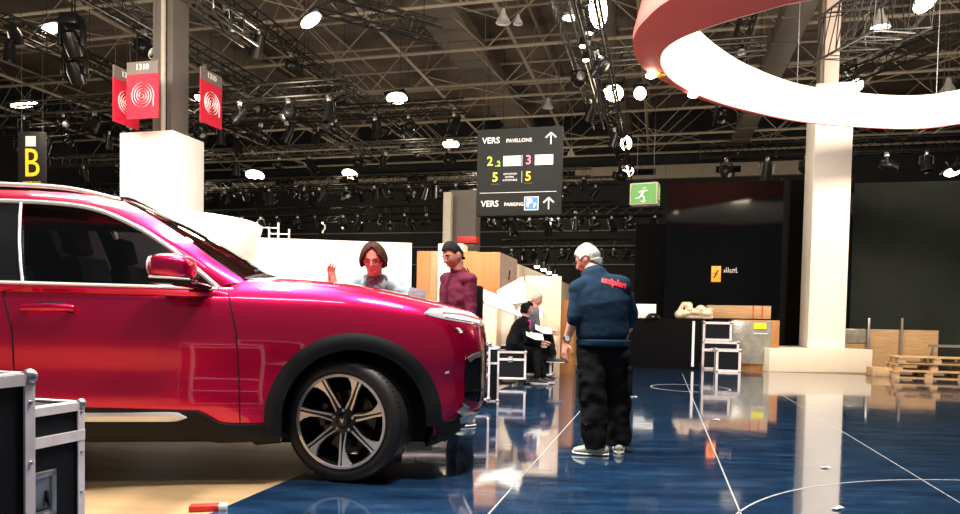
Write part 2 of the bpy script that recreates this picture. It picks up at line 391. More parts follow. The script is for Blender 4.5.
tag(o, 'small red and white box lying on the tan floor in front of the sill', 'box')
q = MB(); q.box((0.09, 0, .02), (.05, .058, .033), bev=.006); q.obj('white_end', M['paper'], o)
# taped strips across the tan floor
pA, pB = G(182, 498.5), G(246, 495)
for k in range(7):
    a = pA.lerp(pB, k/7+.01); b = pA.lerp(pB, (k+.62)/7); q = MB(); d = (b-a).normalized(); n = V((-d.y, d.x, 0))*.02
    q.add([a-n+V((0, 0, -.006)), b-n+V((0, 0, -.006)), b+n+V((0, 0, -.006)), a+n+V((0, 0, -.006)), a-n+V((0, 0, -.004)), b-n+V((0, 0, -.004)), b+n+V((0, 0, -.004)), a+n+V((0, 0, -.004))], [(0, 1, 2, 3), (4, 5, 6, 7), (0, 1, 5, 4), (1, 2, 6, 5), (2, 3, 7, 6), (3, 0, 4, 7)])
    tag(q.obj('red_tape_strip', M['red_tape'], smooth=0), 'short red tape strip stuck on the tan floor', 'tape', 'red tape strips on the tan floor')

# ------------------------------------------------------------------ hall roof steel
def roof_truss(v, zb, zt, u0, u1, step, rc, rw):
    q = MB(); n = int((u1-u0)/step)
    q.bar(H(u0, v, zb), H(u1, v, zb), rc); q.bar(H(u0, v, zt), H(u1, v, zt), rc)
    for i in range(n):
        a, b = u0+i*step, u0+(i+1)*step; m_ = (a+b)/2
        q.bar(H(a, v, zb), H(m_, v, zt), rw); q.bar(H(m_, v, zt), H(b, v, zb), rw)
    return q
for i in range(12):
    v = 9+i*2.9
    o = roof_truss(v, 10.3+.25*math.sin(i*1.9), 12.9, -33.5, 21.5, 5.5, .06, .022).obj('roof_truss', M['roof_steel'], smooth=0)
    tag(o, 'pale steel lattice roof truss running across the hall', 'roof truss', 'roof trusses across the hall')
for i in range(13):
    u = -31+i*4.3
    o = MB(); z = 10.75
    o.bar(H(u, 5, z), H(u, VW-.2, z), .07); o.bar(H(u, 5, 13.0), H(u, VW-.2, 13.0), .06)
    for k in range(15):
        v = 6+k*2.35; o.bar(H(u, v, z), H(u, v+1.17, 13.0), .018) if k % 2 else None
    # crossed wind braces beside the beam
    for k in range(0, 14, 4):
        v = 9+k*2.35
        o.bar(H(u, v, 10.95), H(u+4.3, v+4.7, 10.95), .022); o.bar(H(u+4.3, v, 11.0), H(u, v+4.7, 11.0), .022)
    tag(o.obj('roof_beam', M['roof_steel'], smooth=0), 'pale steel roof beam running down the length of the hall', 'roof beam', 'roof beams along the hall')
for n_, (px, py, w, z, v0, v1) in enumerate(((470, 60, 1.5, 11.6, 12, 40), (625, 130, .7, 11.3, 9, 40), (742, 140, .8, 9.9, 12, 38), (150, 20, 1.3, 12, 10, 40))):
    u = UV(G(px, py, z))[0]; q = MB(); hbox(q, u-w/2, u+w/2, v0, v1, z, z+.5, .05)
    for k in range(int((v1-v0)/2)): hbox(q, u-w/2-.03, u+w/2+.03, v0+k*2, v0+k*2+.06, z-.02, z+.52)
    tag(q.obj('air_duct', M['duct']), ['wide brown air duct under the roof above the direction sign', 'narrow brown duct under the roof left of the hanging ring', 'brown duct high above the black glossy wall', 'brown duct under the roof above the numbered banners'][n_], 'air duct')

# lighting trusses
def box_truss(a, b, s=.32, step=.5, rc=.028, rw=.013):
    q = MB(); a, b = V(a), V(b); L = (b-a).length; t = (b-a)/L
    sd = t.cross(V((0, 0, 1))).normalized()*s/2; up = sd.cross(t).normalized()*s/2
    c = [sd+up, -sd+up, -sd-up, sd-up]
    for k in c: q.bar(a+k, b+k, rc, 6)
    for f_ in (.12, .5, .88): pp = a.lerp(b, f_); q.bar(pp, V((pp.x, pp.y, 13.38)), .007, 4)
    n = max(2, int(L/step))
    for i in range(n):
        p0, p1 = a+t*(L*i/n), a+t*(L*(i+1)/n)
        for k in range(4):
            x, y = c[k], c[(k+1) % 4]
            q.bar(p0+x, p1+y, rw, 3)
            if i % 2 == 0: q.bar(p0+x, p0+y, rw, 3)
    return q
HANG = []
def dtruss(px, py, z, v0, v1, label, m='truss_black', s=.36, lamps=0):
    u = UV(G(px, py, z))[0]; a, b = H(u, v0, z), H(u, v1, z)
    tag(box_truss(a, b, s).obj('lighting_truss', M[m], smooth=0), label, 'lighting truss')
    for k in range(lamps): HANG.append(a.lerp(b, (k+.5+random.uniform(-.3, .3))/lamps)-V((0, 0, s/2+.02)))
def ttruss(u0, u1, v, z, label, m='truss_black', s=.36, lamps=0):
    a, b = H(u0, v, z), H(u1, v, z)
    tag(box_truss(a, b, s).obj('lighting_truss', M[m], smooth=0), label, 'lighting truss')
    for k in range(lamps): HANG.append(a.lerp(b, (k+.5+random.uniform(-.3, .3))/lamps)-V((0, 0, s/2+.02)))
dtruss(40, 40, 7.6, 7, 24, 'black lighting truss running from the top left corner past the long bright lamp', lamps=7)
dtruss(175, 40, 7.8, 7, 27, 'black lighting truss crossing in front of the tall grey column', lamps=7)
dtruss(228, 22, 7.2, 8, 14, 'short black truss with bright rungs right of the tall grey column', 'truss_alu')
dtruss(262, 25, 8.6, 8, 30, 'long black lighting truss ending above the direction sign', lamps=12)
dtruss(573, 40, 8.2, 11, 26, 'truss of small lit spotlights running above the direction sign', 'truss_alu', lamps=3)
dtruss(612, 110, 7.0, 12, 30, 'darker truss under the roof left of the red ring', lamps=3)
dtruss(895, 150, 6.6, 13, 22, 'pale ladder-like truss sloping above the grey wall', 'truss_alu')
dtruss(735, 60, 9.2, 10, 30, 'dark truss seen through the white ring', lamps=6)
a, b = H(-4.2, 13.2, 7.95), H(-1.6, 11.9, 7.9)
a = G(322, 3, 8.1); b = G(438, 33, 7.3)
tag(box_truss(a, b, .4).obj('lighting_truss', M['truss_black'], smooth=0), 'stub of black truss ending in mid-air above the long bright lamp', 'lighting truss')
a = G(905, 0, 6.5); b = G(838, 40, 7.2)
tag(box_truss(a, b, .9).obj('lighting_truss', M['truss_black'], smooth=0), 'wide dark truss beside the pale column top', 'lighting truss')
a = G(955, 30, 7.5); b = G(820, 85, 7.6)
tag(box_truss(a, b, .4).obj('lighting_truss', M['truss_black'], smooth=0), 'dark truss crossing behind the ring at the upper right', 'lighting truss')
k_ = 0
for v, z, u0, u1, m, nl in ((17, 7.0, -19, -8, 'truss_black', 9), (21, 7.6, -24, -6, 'truss_black', 14), (24, 7.2, -26, -5, 'truss_alu', 12), (27, 6.6, -27, -4, 'truss_black', 20), (30, 7.3, -29, -3, 'truss_alu', 18), (32, 6.2, -30, -2, 'truss_black', 24), (35, 7.9, -31, -2, 'truss_black', 18), (37, 6.6, -31, 0, 'truss_black', 20)):
    w_ = ['frontmost', 'second', 'third', 'fourth', 'fifth', 'sixth', 'seventh', 'rearmost'][k_]; k_ += 1
    ttruss(u0, u1, v, z, '%s of the %s trusses crossing the left half of the hall' % (w_, 'black' if m == 'truss_black' else 'aluminium'), m, lamps=nl)
ttruss(-2, 2.5, 20, 8.4, 'short aluminium truss left of the red ring carrying two bright floodlights', 'truss_alu')
ttruss(1, 14, VF+5, 6.0, 'truss just above the black glossy wall', 'truss_black', lamps=12)
ttruss(-7, 0, 27, 5.2, 'low dark truss beneath the direction sign', 'truss_black', lamps=10)
ttruss(-7, 1, 31, 4.4, 'lowest truss of spotlights behind the wrapped pallet', 'truss_black', lamps=14)

# ------------------------------------------------------------------ spotlights on the trusses
def spot_kind(kind):
    t = thing('spotlight', 'black spotlight clamped under a lighting truss', 'spotlight', group='spotlights under the trusses')
    q = MB(); q.box((0, 0, -.04), (.06, .1, .1), bev=.01); q.tube([(0, -.05, 0), (0, .05, 0)], .035, 8); q.obj('clamp', M['steel'], t)
    q = MB(); q.box((0, 0, -.11), (.34, .04, .02)); q.box((-.16, 0, -.22), (.02, .04, .24)); q.box((.16, 0, -.22), (.02, .04, .24)); q.obj('yoke', M['lamp_black'], t)
    tilt = Matrix.Rotation(R((35, 60, 15, 75)[kind]), 3, 'X'); c = (0, 0, -.3); q = MB()
    if kind % 2 == 0: q.lathe([(0, .22), (.09, .2), (.11, .05), (.13, -.2), (.135, -.24), (.12, -.24), (.1, -.18), (0, -.17)], c, n=14, m=tilt)
    else: q.lathe([(0, .2), (.07, .2), (.13, .12), (.15, 0), (.13, -.1), (.11, -.12), (.11, -.22), (.09, -.22), (.085, -.15), (0, -.14)], c, n=14, m=tilt)
    q.obj('can', M['lamp_black'], t)
    q = MB(); q.lathe([(0, -.16), (.085, -.15), (.085, -.135), (0, -.13)], c, n=12, m=tilt); q.obj('lens', M['steel'] if kind != 1 else M['lamp_white'], t)
    return t
kinds = [spot_kind(k) for k in range(4)]; used = [False]*4
random.seed(3)
for i, p in enumerate(HANG):
    k = i % 4; rot = (random.uniform(-.3, .3), 0, random.uniform(0, 6.28)); o = kinds[k]
    if not used[k]: used[k] = True; o.location = p; o.rotation_euler = rot
    else:
        o = dup(o, p, rot)
    s = random.uniform(.95, 1.35); o.scale = (s, s, s)
# loose clusters of equipment hanging lower on the trusses
# bright floodlights and high-bay lamps
def flood(px, py, z, L, w, yaw, label, m='lamp_glow', tilt=-.55, pw=60):
    p = G(px, py, z); t = thing('floodlight', label, 'floodlight', p, yaw, rot=(tilt, 0, yaw)); L *= 1.0; w *= 1.35
    q = MB(); q.box((0, 0, .05), (L+.06, w+.06, .09), bev=.02); q.obj('housing', M['lamp_black'], t)
    q = MB(); q.ell((0, 0, -.02), (L/2*1.05, w/2*1.05, .07), nu=20, nv=10); q.obj('lit_panel', M[m], t)
    q = MB(); q.bar((0, 0, .08), (0, 0, .5), .015); q.obj('hanger', M['steel'], t)
    return t
FL = [(52, 28, 8.0, .75, .18, -.5, 'long bright floodlight at the upper left beside the first black truss'),
      (24, 104, 8.6, 1.3, .2, -.35, 'long bright floodlight above the letter sign'),
      (311, 20, 8.4, .95, .2, -.9, 'long bright tube lamp on the truss at the upper middle'),
      (397, 98, 8.8, .8, .36, -.5, 'bright floodlight hanging left of the direction sign'),
      (451, 144, 9.2, .8, .42, -.5, 'smaller bright floodlight just left of the direction sign top'),
      (598, 9, 7.6, .36, .66, HA, 'brightest square floodlight at the top between sign and ring'),
      (614, 93, 8.3, .55, .5, HA, 'bright square floodlight left of the red ring, larger of the pair'),
      (640, 93, 8.3, .36, .36, HA, 'bright round-looking floodlight at the ring\'s left end, smaller of the pair'),
      (626, 143, 8.6, .45, .6, HA, 'bright lamp below the pair left of the ring'),
      (628, 171, 8.2, .5, .5, HA, 'bright lamp just above the green exit box'),
      (350, 174, 8.0, .8, .5, -.5, 'small bright lamp amid the black trusses'),
      (205, 97, 8.0, .7, .3, -.3, 'bright lamp behind the right numbered banner'),
      (786, 188, 6.3, .5, .3, .3, 'bright lamp above the black glossy wall left of the white column'),
      (952, 172, 6.6, .6, .3, .3, 'bright lamp over the grey wall at the right edge'),
      (855, 86, 7.6, .85, .3, .9, 'bright tilted floodlight glaring over the white ring'),
      (925, 1, 8.0, .4, .4, 0, 'bright floodlight at the top right edge'),
      (255, 175, 7.8, .9, .5, -.2, 'dim floodlight above the white partition')]
for a in FL: flood(*a)
for px, py, z, lab in ((589, 33, 7.4, 'first'), (583, 46, 7.5, 'second'), (586, 60, 7.7, 'third'), (598, 57, 7.7, 'fourth'), (604, 90, 8.0, 'fifth')):
    p = G(px, py, z); t = thing('spotlight', '%s little lit spotlight from the top on the truss above the direction sign' % lab, 'spotlight', p)
    q = MB(); q.lathe([(0, .2), (.08, .19), (.1, 0), (.09, 0), (0, .02)], n=12); q.obj('can', M['lamp_black'], t)
    q = MB(); q.lathe([(.0, .01), (.085, .005), (.08, -.02), (0, -.03)], n=12); q.obj('lens', M['lamp_glow'], t)
def bell(px, py, z, r, label, lit=None):
    r *= .68
    p = G(px, py, z); t = thing('high_bay_lamp', label, 'pendant lamp', p)
    q = MB(); q.lathe([(.0, .62*r*3), (.25*r, .6*r*3), (.35*r, .4*r*3), (.8*r, .15*r*3), (r, 0), (.94*r, 0), (.75*r, .14*r*3), (.3*r, .3*r*3), (0, .3*r*3)], n=20); q.obj('shade', M['lamp_white'], t)
    q = MB(); q.bar((0, 0, .6*r*3), (0, 0, 12.9-p.z), .012); q.obj('cable', M['steel'], t)
    q = MB(); q.lathe([(0, .1), (.8*r, .06), (.8*r, .03), (0, .0)], n=20); q.obj('bulb', M['lamp_cool'] if lit else M['lamp_white'], t)
bell(503, 23, 9.0, .30, 'larger unlit white bell lamp at the top above the direction sign')
bell(518, 24, 9.0, .20, 'smaller unlit white bell lamp beside the larger one above the direction sign')
bell(548, 108, 9.0, .30, 'unlit white bell lamp hanging right above the direction sign')
bell(571, 18, 9.2, .38, 'lit cool white bell lamp at the top right of the bell pair', True)
bell(880, 28, 9.0, .40, 'lit cool white bell lamp seen through the ring', True)
bell(948, 94, 9.2, .45, 'lit cool white bell lamp touching the ring\'s right edge', True)
bell(571, 155, 8.9, .28, 'unlit small bell lamp right of the direction sign')
bell(127, 116, 8.9, .36, 'unlit bell lamp left of the numbered banners')
p = G(15, 36, 7.4); t = thing('stage_lamp', 'black stage lamp glowing red at the left edge', 'stage lamp', p, rot=(1.2, 0, .3))
q = MB(); q.lathe([(0, .3), (.12, .28), (.16, 0), (.16, -.12), (.14, -.12), (.13, 0), (0, .02)], n=16); q.obj('can', M['lamp_black'], t)
q = MB(); q.lathe([(0, 0), (.06, -.01), (0, -.03)], n=12); q.obj('lens', M['lamp_red'], t)
# loudspeaker-like clusters hanging from the trusses at the left
for px, py, z, lab in ((75, 60, 7.0, 'tall'), (72, 30, 7.3, 'upper')):
    p = G(px, py, z); t = thing('moving_head_lamp', '%s cluster of black moving head lamp left of the numbered banners' % lab, 'stage lamp', p)
    q = MB(); q.box((0, 0, .2), (.4, .4, .25), bev=.04); q.bar((0, 0, .3), (0, 0, 13.38-p.z), .02); q.obj('base', M['lamp_black'], t)
    q = MB(); q.box((-.25, 0, -.1), (.08, .16, .5), bev=.03); q.obj('arm', M['lamp_black'], t)
    q = MB(); q.box((.25, 0, -.1), (.08, .16, .5), bev=.03); q.obj('arm', M['lamp_black'], t)
    q = MB(); q.lathe([(0, .25), (.14, .22), (.2, 0), (.17, -.3), (0, -.32)], (0, 0, -.25), n=16, m=Matrix.Rotation(.6, 3, 'X')); q.obj('head', M['lamp_black'], t)

# ================================================================== CAR
CTH = R(8.0); wpt = G(345, 484); CO = wpt+V((-math.sin(CTH), math.cos(CTH), 0))*1.0
car = thing('car', 'metallic red sports utility car with chrome window frames parked across the left of the stage', 'car', (CO.x, CO.y, 0), CTH)
CM = Matrix.Translation((CO.x, CO.y, 0)) @ Matrix.Rotation(CTH, 4, 'Z'); CI = CM.inverted()
T_w = [(-4.08, .30), (-4.06, .6), (-4.0, .82), (-3.85, .93), (-3.5, 1.0), (-3.0, 1.02), (-.3, 1.02), (.1, 1.02), (.35, 1.005), (.55, .975), (.68, .935), (.79, .88), (.87, .80), (.925, .70), (.96, .58), (.985, .42), (1.0, .22)]
T_zb = [(-4.08, .6), (-4.0, .45), (-3.7, .32), (-3.0, .27), (-.4, .25), (-.3, .21), (.45, .20), (.62, .235), (.75, .31), (.87, .41), (.93, .46), (.97, .52), (1.0, .6)]
T_zs = [(-4.08, .95), (-3.9, 1.12), (-3.5, 1.2), (-2, 1.195), (-1, 1.185), (-.6, 1.18), (0, 1.165), (.3, 1.13), (.55, 1.085), (.7, 1.05), (.82, 1.0), (.9, .95), (.96, .89), (1.0, .80)]
T_zc = [(-4.08, 1.0), (-3.9, 1.2), (-3.5, 1.235), (-2, 1.225), (-1.05, 1.225), (-.85, 1.26), (-.72, 1.325), (-.55, 1.338), (-.15, 1.322), (.17, 1.285), (.49, 1.222), (.75, 1.165), (.87, 1.125), (.94, 1.075), (.98, 1.0), (1.0, .88)]
def csec(x):
    w = cr1(T_w, x); zb = cr1(T_zb, x); zs = cr1(T_zs, x); zc = cr1(T_zc, x); h = zs-zb
    k = min(1, w/.9)
    P = [(0, zb), (.5*w, zb), (w-.14*k, zb), (w-.05*k, zb+.035*k), (w-.022*k, zb+.14*h), (w-.004, zb+.3*h), (w-.012, zb+.48*h), (w, zb+.66*h), (w-.004*k, zb+.78*h), (w-.022*k, zb+.9*h), (w-.055*k, zb+h), (w-.12*k, zb+h+.5*(zc-zs)), (w*.80, zb+h+.78*(zc-zs)), (w*.55, zc-.012), (w*.3, zc), (0, zc)]
    return [p for p in spline([V((x, -y, z)) for y, z in P], 5)]
xs = []; x = -4.08
while x < 1.0:
    xs.append(x); x += .05 if x < .4 else (.025 if x < .85 else .0125)
xs.append(1.0)
q = MB(); rows = []
for x in xs:
    s_ = csec(x); rows.append(s_+[V((p.x, -p.y, p.z)) for p in reversed(s_[1:-1])])
q.grid(rows, closed=True)
n_ = len(rows[0]); q.f.append(tuple(range(n_-1, -1, -1))); q.f.append(tuple((len(rows)-1)*n_+j for j in range(n_))); q.mi += [0, 0]
body = q.obj('body', [M['paint'], M['black_plastic']], car, smooth=50)
bmt = bmesh.new(); bmt.from_mesh(body.data); BV = BVHTree.FromBMesh(bmt); bmt.free()
# wheel wells
cut = MB()
for cx_ in (.045, -3.06):
    for s in (-1, 1):
        cut.lathe([(0, s*.55), (.515, s*.55), (.515, s*1.3), (0, s*1.3)], (cx_, 0, .40), ax='y', n=64)
co_ = cut.obj('cutter', M['black_plastic'], smooth=0)
co_.parent = car
body.data.materials.append(M['black_plastic'])
bpy.context.view_layer.update()
bake(body, [('BOOLEAN', dict(operation='DIFFERENCE', object=co_, solver='EXACT'))])
bpy.data.objects.remove(co_)
# well insides and the cabin floor are black: faces inside the arches / under the glass
for p in body.data.polygons:
    c = p.center
    if (abs(c.y) < .985 and c.z < 1.0 and any((c.x-a)**2+(c.z-.40)**2 < .53**2 for a in (.045, -3.06)) and abs(c.y) > .5) or c.z < .30 or (-3.5 < c.x < -.86 and abs(c.y) < .93 and c.z > 1.1 and p.normal.z > .5):
        p.material_index = 1
# split the doors, hood and bumper off the shell as panels of their own
def split(name, test, parent=car):
    bm = bmesh.new(); bm.from_mesh(body.data); keep = bmesh.new()
    fs = [f for f in bm.faces if f.material_index == 0 and test(f.calc_center_median())]
    if not fs: bm.free(); return None
    b2 = bm.copy(); b2.faces.ensure_lookup_table(); ids = set(f.index for f in fs)
    bmesh.ops.delete(b2, geom=[f for f in b2.faces if f.index not in ids], context='FACES')
    bmesh.ops.delete(bm, geom=fs, context='FACES')
    me = bpy.data.meshes.new(name); b2.to_mesh(me); b2.free(); bm.to_mesh(body.data); bm.free()
    me.materials.append(M['paint']); o = bpy.data.objects.new(name, me); COL.objects.link(o); o.parent = parent
    return o
for s in (-1, 1):
    fd = split('front_door', lambda c, s=s: -1.97 < c.x < -.68 and c.y*s > .80 and c.z > .35)
    rd = split('rear_door', lambda c, s=s: -2.62 < c.x < -1.97 and c.y*s > .80 and c.z > .35)
    if s == -1: fdoor = fd; rdoor = rd
hood = split('hood', lambda c: c.x > -.75 and c.x < .86 and abs(c.y) < cr1(T_w, c.x)-.10 and c.z > 1.0)
bump_ = split('front_bumper', lambda c: c.x > .56)
# tracing on the shell
def snap(px, py, off=0.0, fb=None):
    o = CI @ CAM; d = (CI.to_3x3() @ ray(px, py)).normalized()
    h, n, i, _ = BV.ray_cast(o, d)
    if h is None:                       # missed: nearest place on the shell
        t = (CI @ wpt-o).dot(d); h, n, i, _ = BV.find_nearest(o+d*t)
    if n.dot(d) > 0: n = -n
    return h+n*off, n
def resample(P, n):
    P = [V((a, b, 0)) for a, b in P]; L = [0]
    for i in range(1, len(P)): L.append(L[-1]+(P[i]-P[i-1]).length)
    out = []
    for k in range(n):
        t = L[-1]*k/(n-1); i = 1
        while i < len(P)-1 and L[i] < t: i += 1
        f_ = (t-L[i-1])/max(1e-9, L[i]-L[i-1]); out.append(P[i-1].lerp(P[i], f_))
    return out
def patch(name, A, B, m, n=24, k=6, off=.006, th=.02, parent=car, mirror=True, dome=0.0, **kw):
    A = resample(A, n); B = resample(B, n); q = MB(); top = []; bot = []
    for i in range(n):
        r_t = []; r_b = []
        for j in range(k+1):
            p = A[i].lerp(B[i], j/k); e = math.sin(math.pi*j/k)*dome
            h, nn = snap(p.x, p.y); r_t.append(h+nn*(off+e)); r_b.append(h-nn*th)
        top.append(r_t); bot.append(r_b)
    rows = [top[i]+list(reversed(bot[i])) for i in range(n)]
    q.grid(rows, closed=True); K = 2*(k+1)
    q.f.append(tuple(range(K))); q.f.append(tuple((n-1)*K+j for j in range(K-1, -1, -1))); q.mi += [0, 0]
    o = q.obj(name, m, parent, smooth=50, **kw)
    if mirror:
        q2 = MB(); q2.v = [V((p.x, -p.y, p.z)) for p in q.v]; q2.f = q.f; q2.mi = q.mi; q2.obj(name, m, parent, smooth=50, **kw)
    return o
def gap(P, w=.0045, m=None, name='panel_gap', off=.0015, parent=car, mirror=True, n=30):
    P = resample(P, n); pts = [snap(p.x, p.y, off)[0] for p in P]
    for s in ((1, -1) if mirror else (1,)):
        q = MB(); q.tube([V((p.x, p.y*s, p.z)) for p in pts], w, 5); q.obj(name, m or M['black_plastic'], parent)
# arch cladding
def archpart(cx_, s, sx=1.0, ro=.575, ri=.468):
    q = MB(); rows = []
    for i in range(49):
        a = R(-4+188*i/48); row = []
        for j in range(7):
            r = ri+(ro-ri)*j/6; x = cx_+math.cos(a)*r*(1.0 if math.cos(a) > 0 else .955); z = .40+math.sin(a)*r*(.985)
            z = max(z, .30)
            h, n, _, _ = BV.ray_cast(V((x, s*2, z)), V((0, -s, 0)))
            y = h.y if h is not None else s*.9
            y = s*max(abs(y), .0)+s*(.018+.010*math.sin(math.pi*j/6)); row.append(V((x, y, z)))
        row = [V((row[0].x, row[0].y-s*.12, row[0].z))]+row+[V((row[-1].x, row[-1].y-s*.05, row[-1].z))]
        rows.append(row)
    q.grid(rows); o = q.obj('arch_cladding', M['black_plastic'], car, smooth=60); return o
for s in (-1, 1): archpart(.045, s); archpart(-3.06, s)
# sill, chrome strip, lower front
patch('sill', [(0, 404), (85, 408), (200, 411), (222, 424), (281, 424)], [(0, 452), (85, 450), (180, 447), (222, 446), (281, 443)], M['black_plastic'], k=8, off=.022, th=.05)
patch('chrome_strip', [(-30, 413), (85, 412), (178, 411), (188, 416)], [(-30, 421), (85, 420), (178, 420), (188, 416.5)], M['chrome'], k=4, off=.034, dome=.006)
patch('lower_valance', [(436, 419), (445, 421), (458, 418.5), (474, 411), (484, 405)], [(436, 446), (444, 440), (455, 432), (468, 424), (480, 414)], M['black_plastic'], k=6, off=.014, th=.04)
patch('skid_trim', [(458, 418), (466, 413.5), (482, 409)], [(459, 423), (468, 420), (480, 414)], M['steel'], n=12, k=4, off=.022, label='silver trim tip under the bumper corner')
hl = patch('headlamp', [(424, 313.5), (430, 309), (445, 308.5), (465, 311.5), (482, 318)], [(424, 314.5), (436, 317.5), (450, 320.5), (468, 323.5), (484, 326)], M['lens'], k=6, off=.006, th=.03, dome=.006)
patch('lamp_reflector', [(444, 315), (460, 316.5), (478, 320.5)], [(444, 318), (460, 320.5), (478, 324)], M['chrome'], n=12, k=3, off=.014, th=.0)
patch('lamp_strip', [(442, 313.5), (460, 315), (480, 319.5)], [(442, 314.6), (460, 316.3), (480, 320.6)], M['red_tape'], n=12, k=2, off=.0145, th=.0)
patch('air_intake', [(467, 357), (472, 353), (480, 350), (487, 349)], [(464, 397), (470, 401), (478, 402), (486, 399)], M['gloss_black'], n=16, k=10, off=.004, th=.03)
patch('intake_trim', [(466.5, 358), (472, 354), (479, 352)], [(469, 362), (474, 358), (479, 357)], M['steel'], n=8, k=3, off=.014, th=.0)
patch('intake_blade', [(464, 390), (474, 390.5), (484, 388)], [(464, 391.6), (474, 392), (484, 389.5)], M['dark_alloy'], n=8, k=2, off=.018, th=.0)
patch('side_marker', [(445, 372), (449, 371)], [(445, 374), (449, 373)], M['lens'], n=4, k=2, off=.004, th=0)
# front grille across the nose, and the slim lamp line
q = MB(); rows = []
for i in range(41):
    y = -.62+1.24*i/40; row = []
    for j in range(9):
        z = .97-.42*j/8
        h, n, _, _ = BV.ray_cast(V((3, y, z)), V((-1, 0, 0))); row.append((h or V((.95, y, z)))+V((.006, 0, 0)))
    rows.append([row[0]-V((.05, 0, 0))]+row+[row[-1]-V((.05, 0, 0))])
q.grid(rows); gr = q.obj('grille', M['gloss_black'], car, smooth=40)
for z in (.9, .82, .74, .66):
    q = MB(); q.tube([BV.ray_cast(V((3, -.58+1.16*i/20, z)), V((-1, 0, 0)))[0]+V((.012, 0, 0)) for i in range(21)], .008, 6); q.obj('grille_bar', M['chrome'], gr)
# shut lines and creases
gap([(228, 292), (236, 330), (239, 380), (240, 424)])
gap([(2, 285), (12, 330), (14, 370), (12, 405)])
gap([(240, 424), (222, 426)])
gap([(273, 281), (330, 287), (375, 296), (412, 306), (426, 313)], .0015)
gap([(484, 327), (470, 331), (455, 331), (448, 324)], .002)
# door handle
h0, hn = snap(50, 307)
for s in (-1, 1):
    q = MB(); q.limb([V((h0.x-.14, s*(abs(h0.y)+.035), h0.z-.006)), V((h0.x, s*(abs(h0.y)+.048), h0.z)), V((h0.x+.14, s*(abs(h0.y)+.035), h0.z-.004))], [(.012, .018), (.014, .024), (.012, .018)], 12, side=(0, 1, 0))
    q.box((h0.x-.13, s*(abs(h0.y)+.012), h0.z), (.03, .04, .025)); q.box((h0.x+.13, s*(abs(h0.y)+.012), h0.z), (.03, .04, .025)); 
    hd = q.obj('door_handle', M['paint'], fdoor if s == -1 else car)
    q = MB(); q.ell((h0.x, s*(abs(h0.y)-.004), h0.z), (.11, .012, .035)); q.obj('handle_recess', M['black_plastic'], hd)

# ---- greenhouse
def yg(x, z):
    t = (z-1.22)/.53; y = .965-.10*t-.13*t*t
    if x > -1.3: y -= .05*((x+1.3)/.6)**2
    if x < -3.0: y -= .05*((-3.0-x)/.9)**2
    return y
WT = [(-3.55, 1.36), (-3.35, 1.54), (-3.1, 1.66), (-2.6, 1.735), (-2.134, 1.752), (-1.788, 1.746), (-1.553, 1.708), (-1.314, 1.608), (-1.163, 1.52), (-1.043, 1.437), (-.923, 1.34), (-.80, 1.235)]
RO = [(-3.9, 1.40), (-3.6, 1.66), (-3.1, 1.775), (-2.6, 1.83), (-2.134, 1.845), (-1.788, 1.838), (-1.5, 1.80), (-1.248, 1.684), (-1.066, 1.57), (-.96, 1.50), (-.83, 1.405), (-.66, 1.29)]
def sp(x, z, s, off=0): return V((x, s*(yg(x, z)+off), z))
nw = 8
wt = spline([V((a, 0, b)) for a, b in WT], nw); ro = spline([V((a, 0, b)) for a, b in RO], nw); NP = len(wt)
def yro(p): return yg(p.x, p.z)-.035-(.05 if p.x < -1.5 else .05*max(0, (-1.5+.6-p.x+0)/.6) if p.x < -.9 else 0)
side = {}
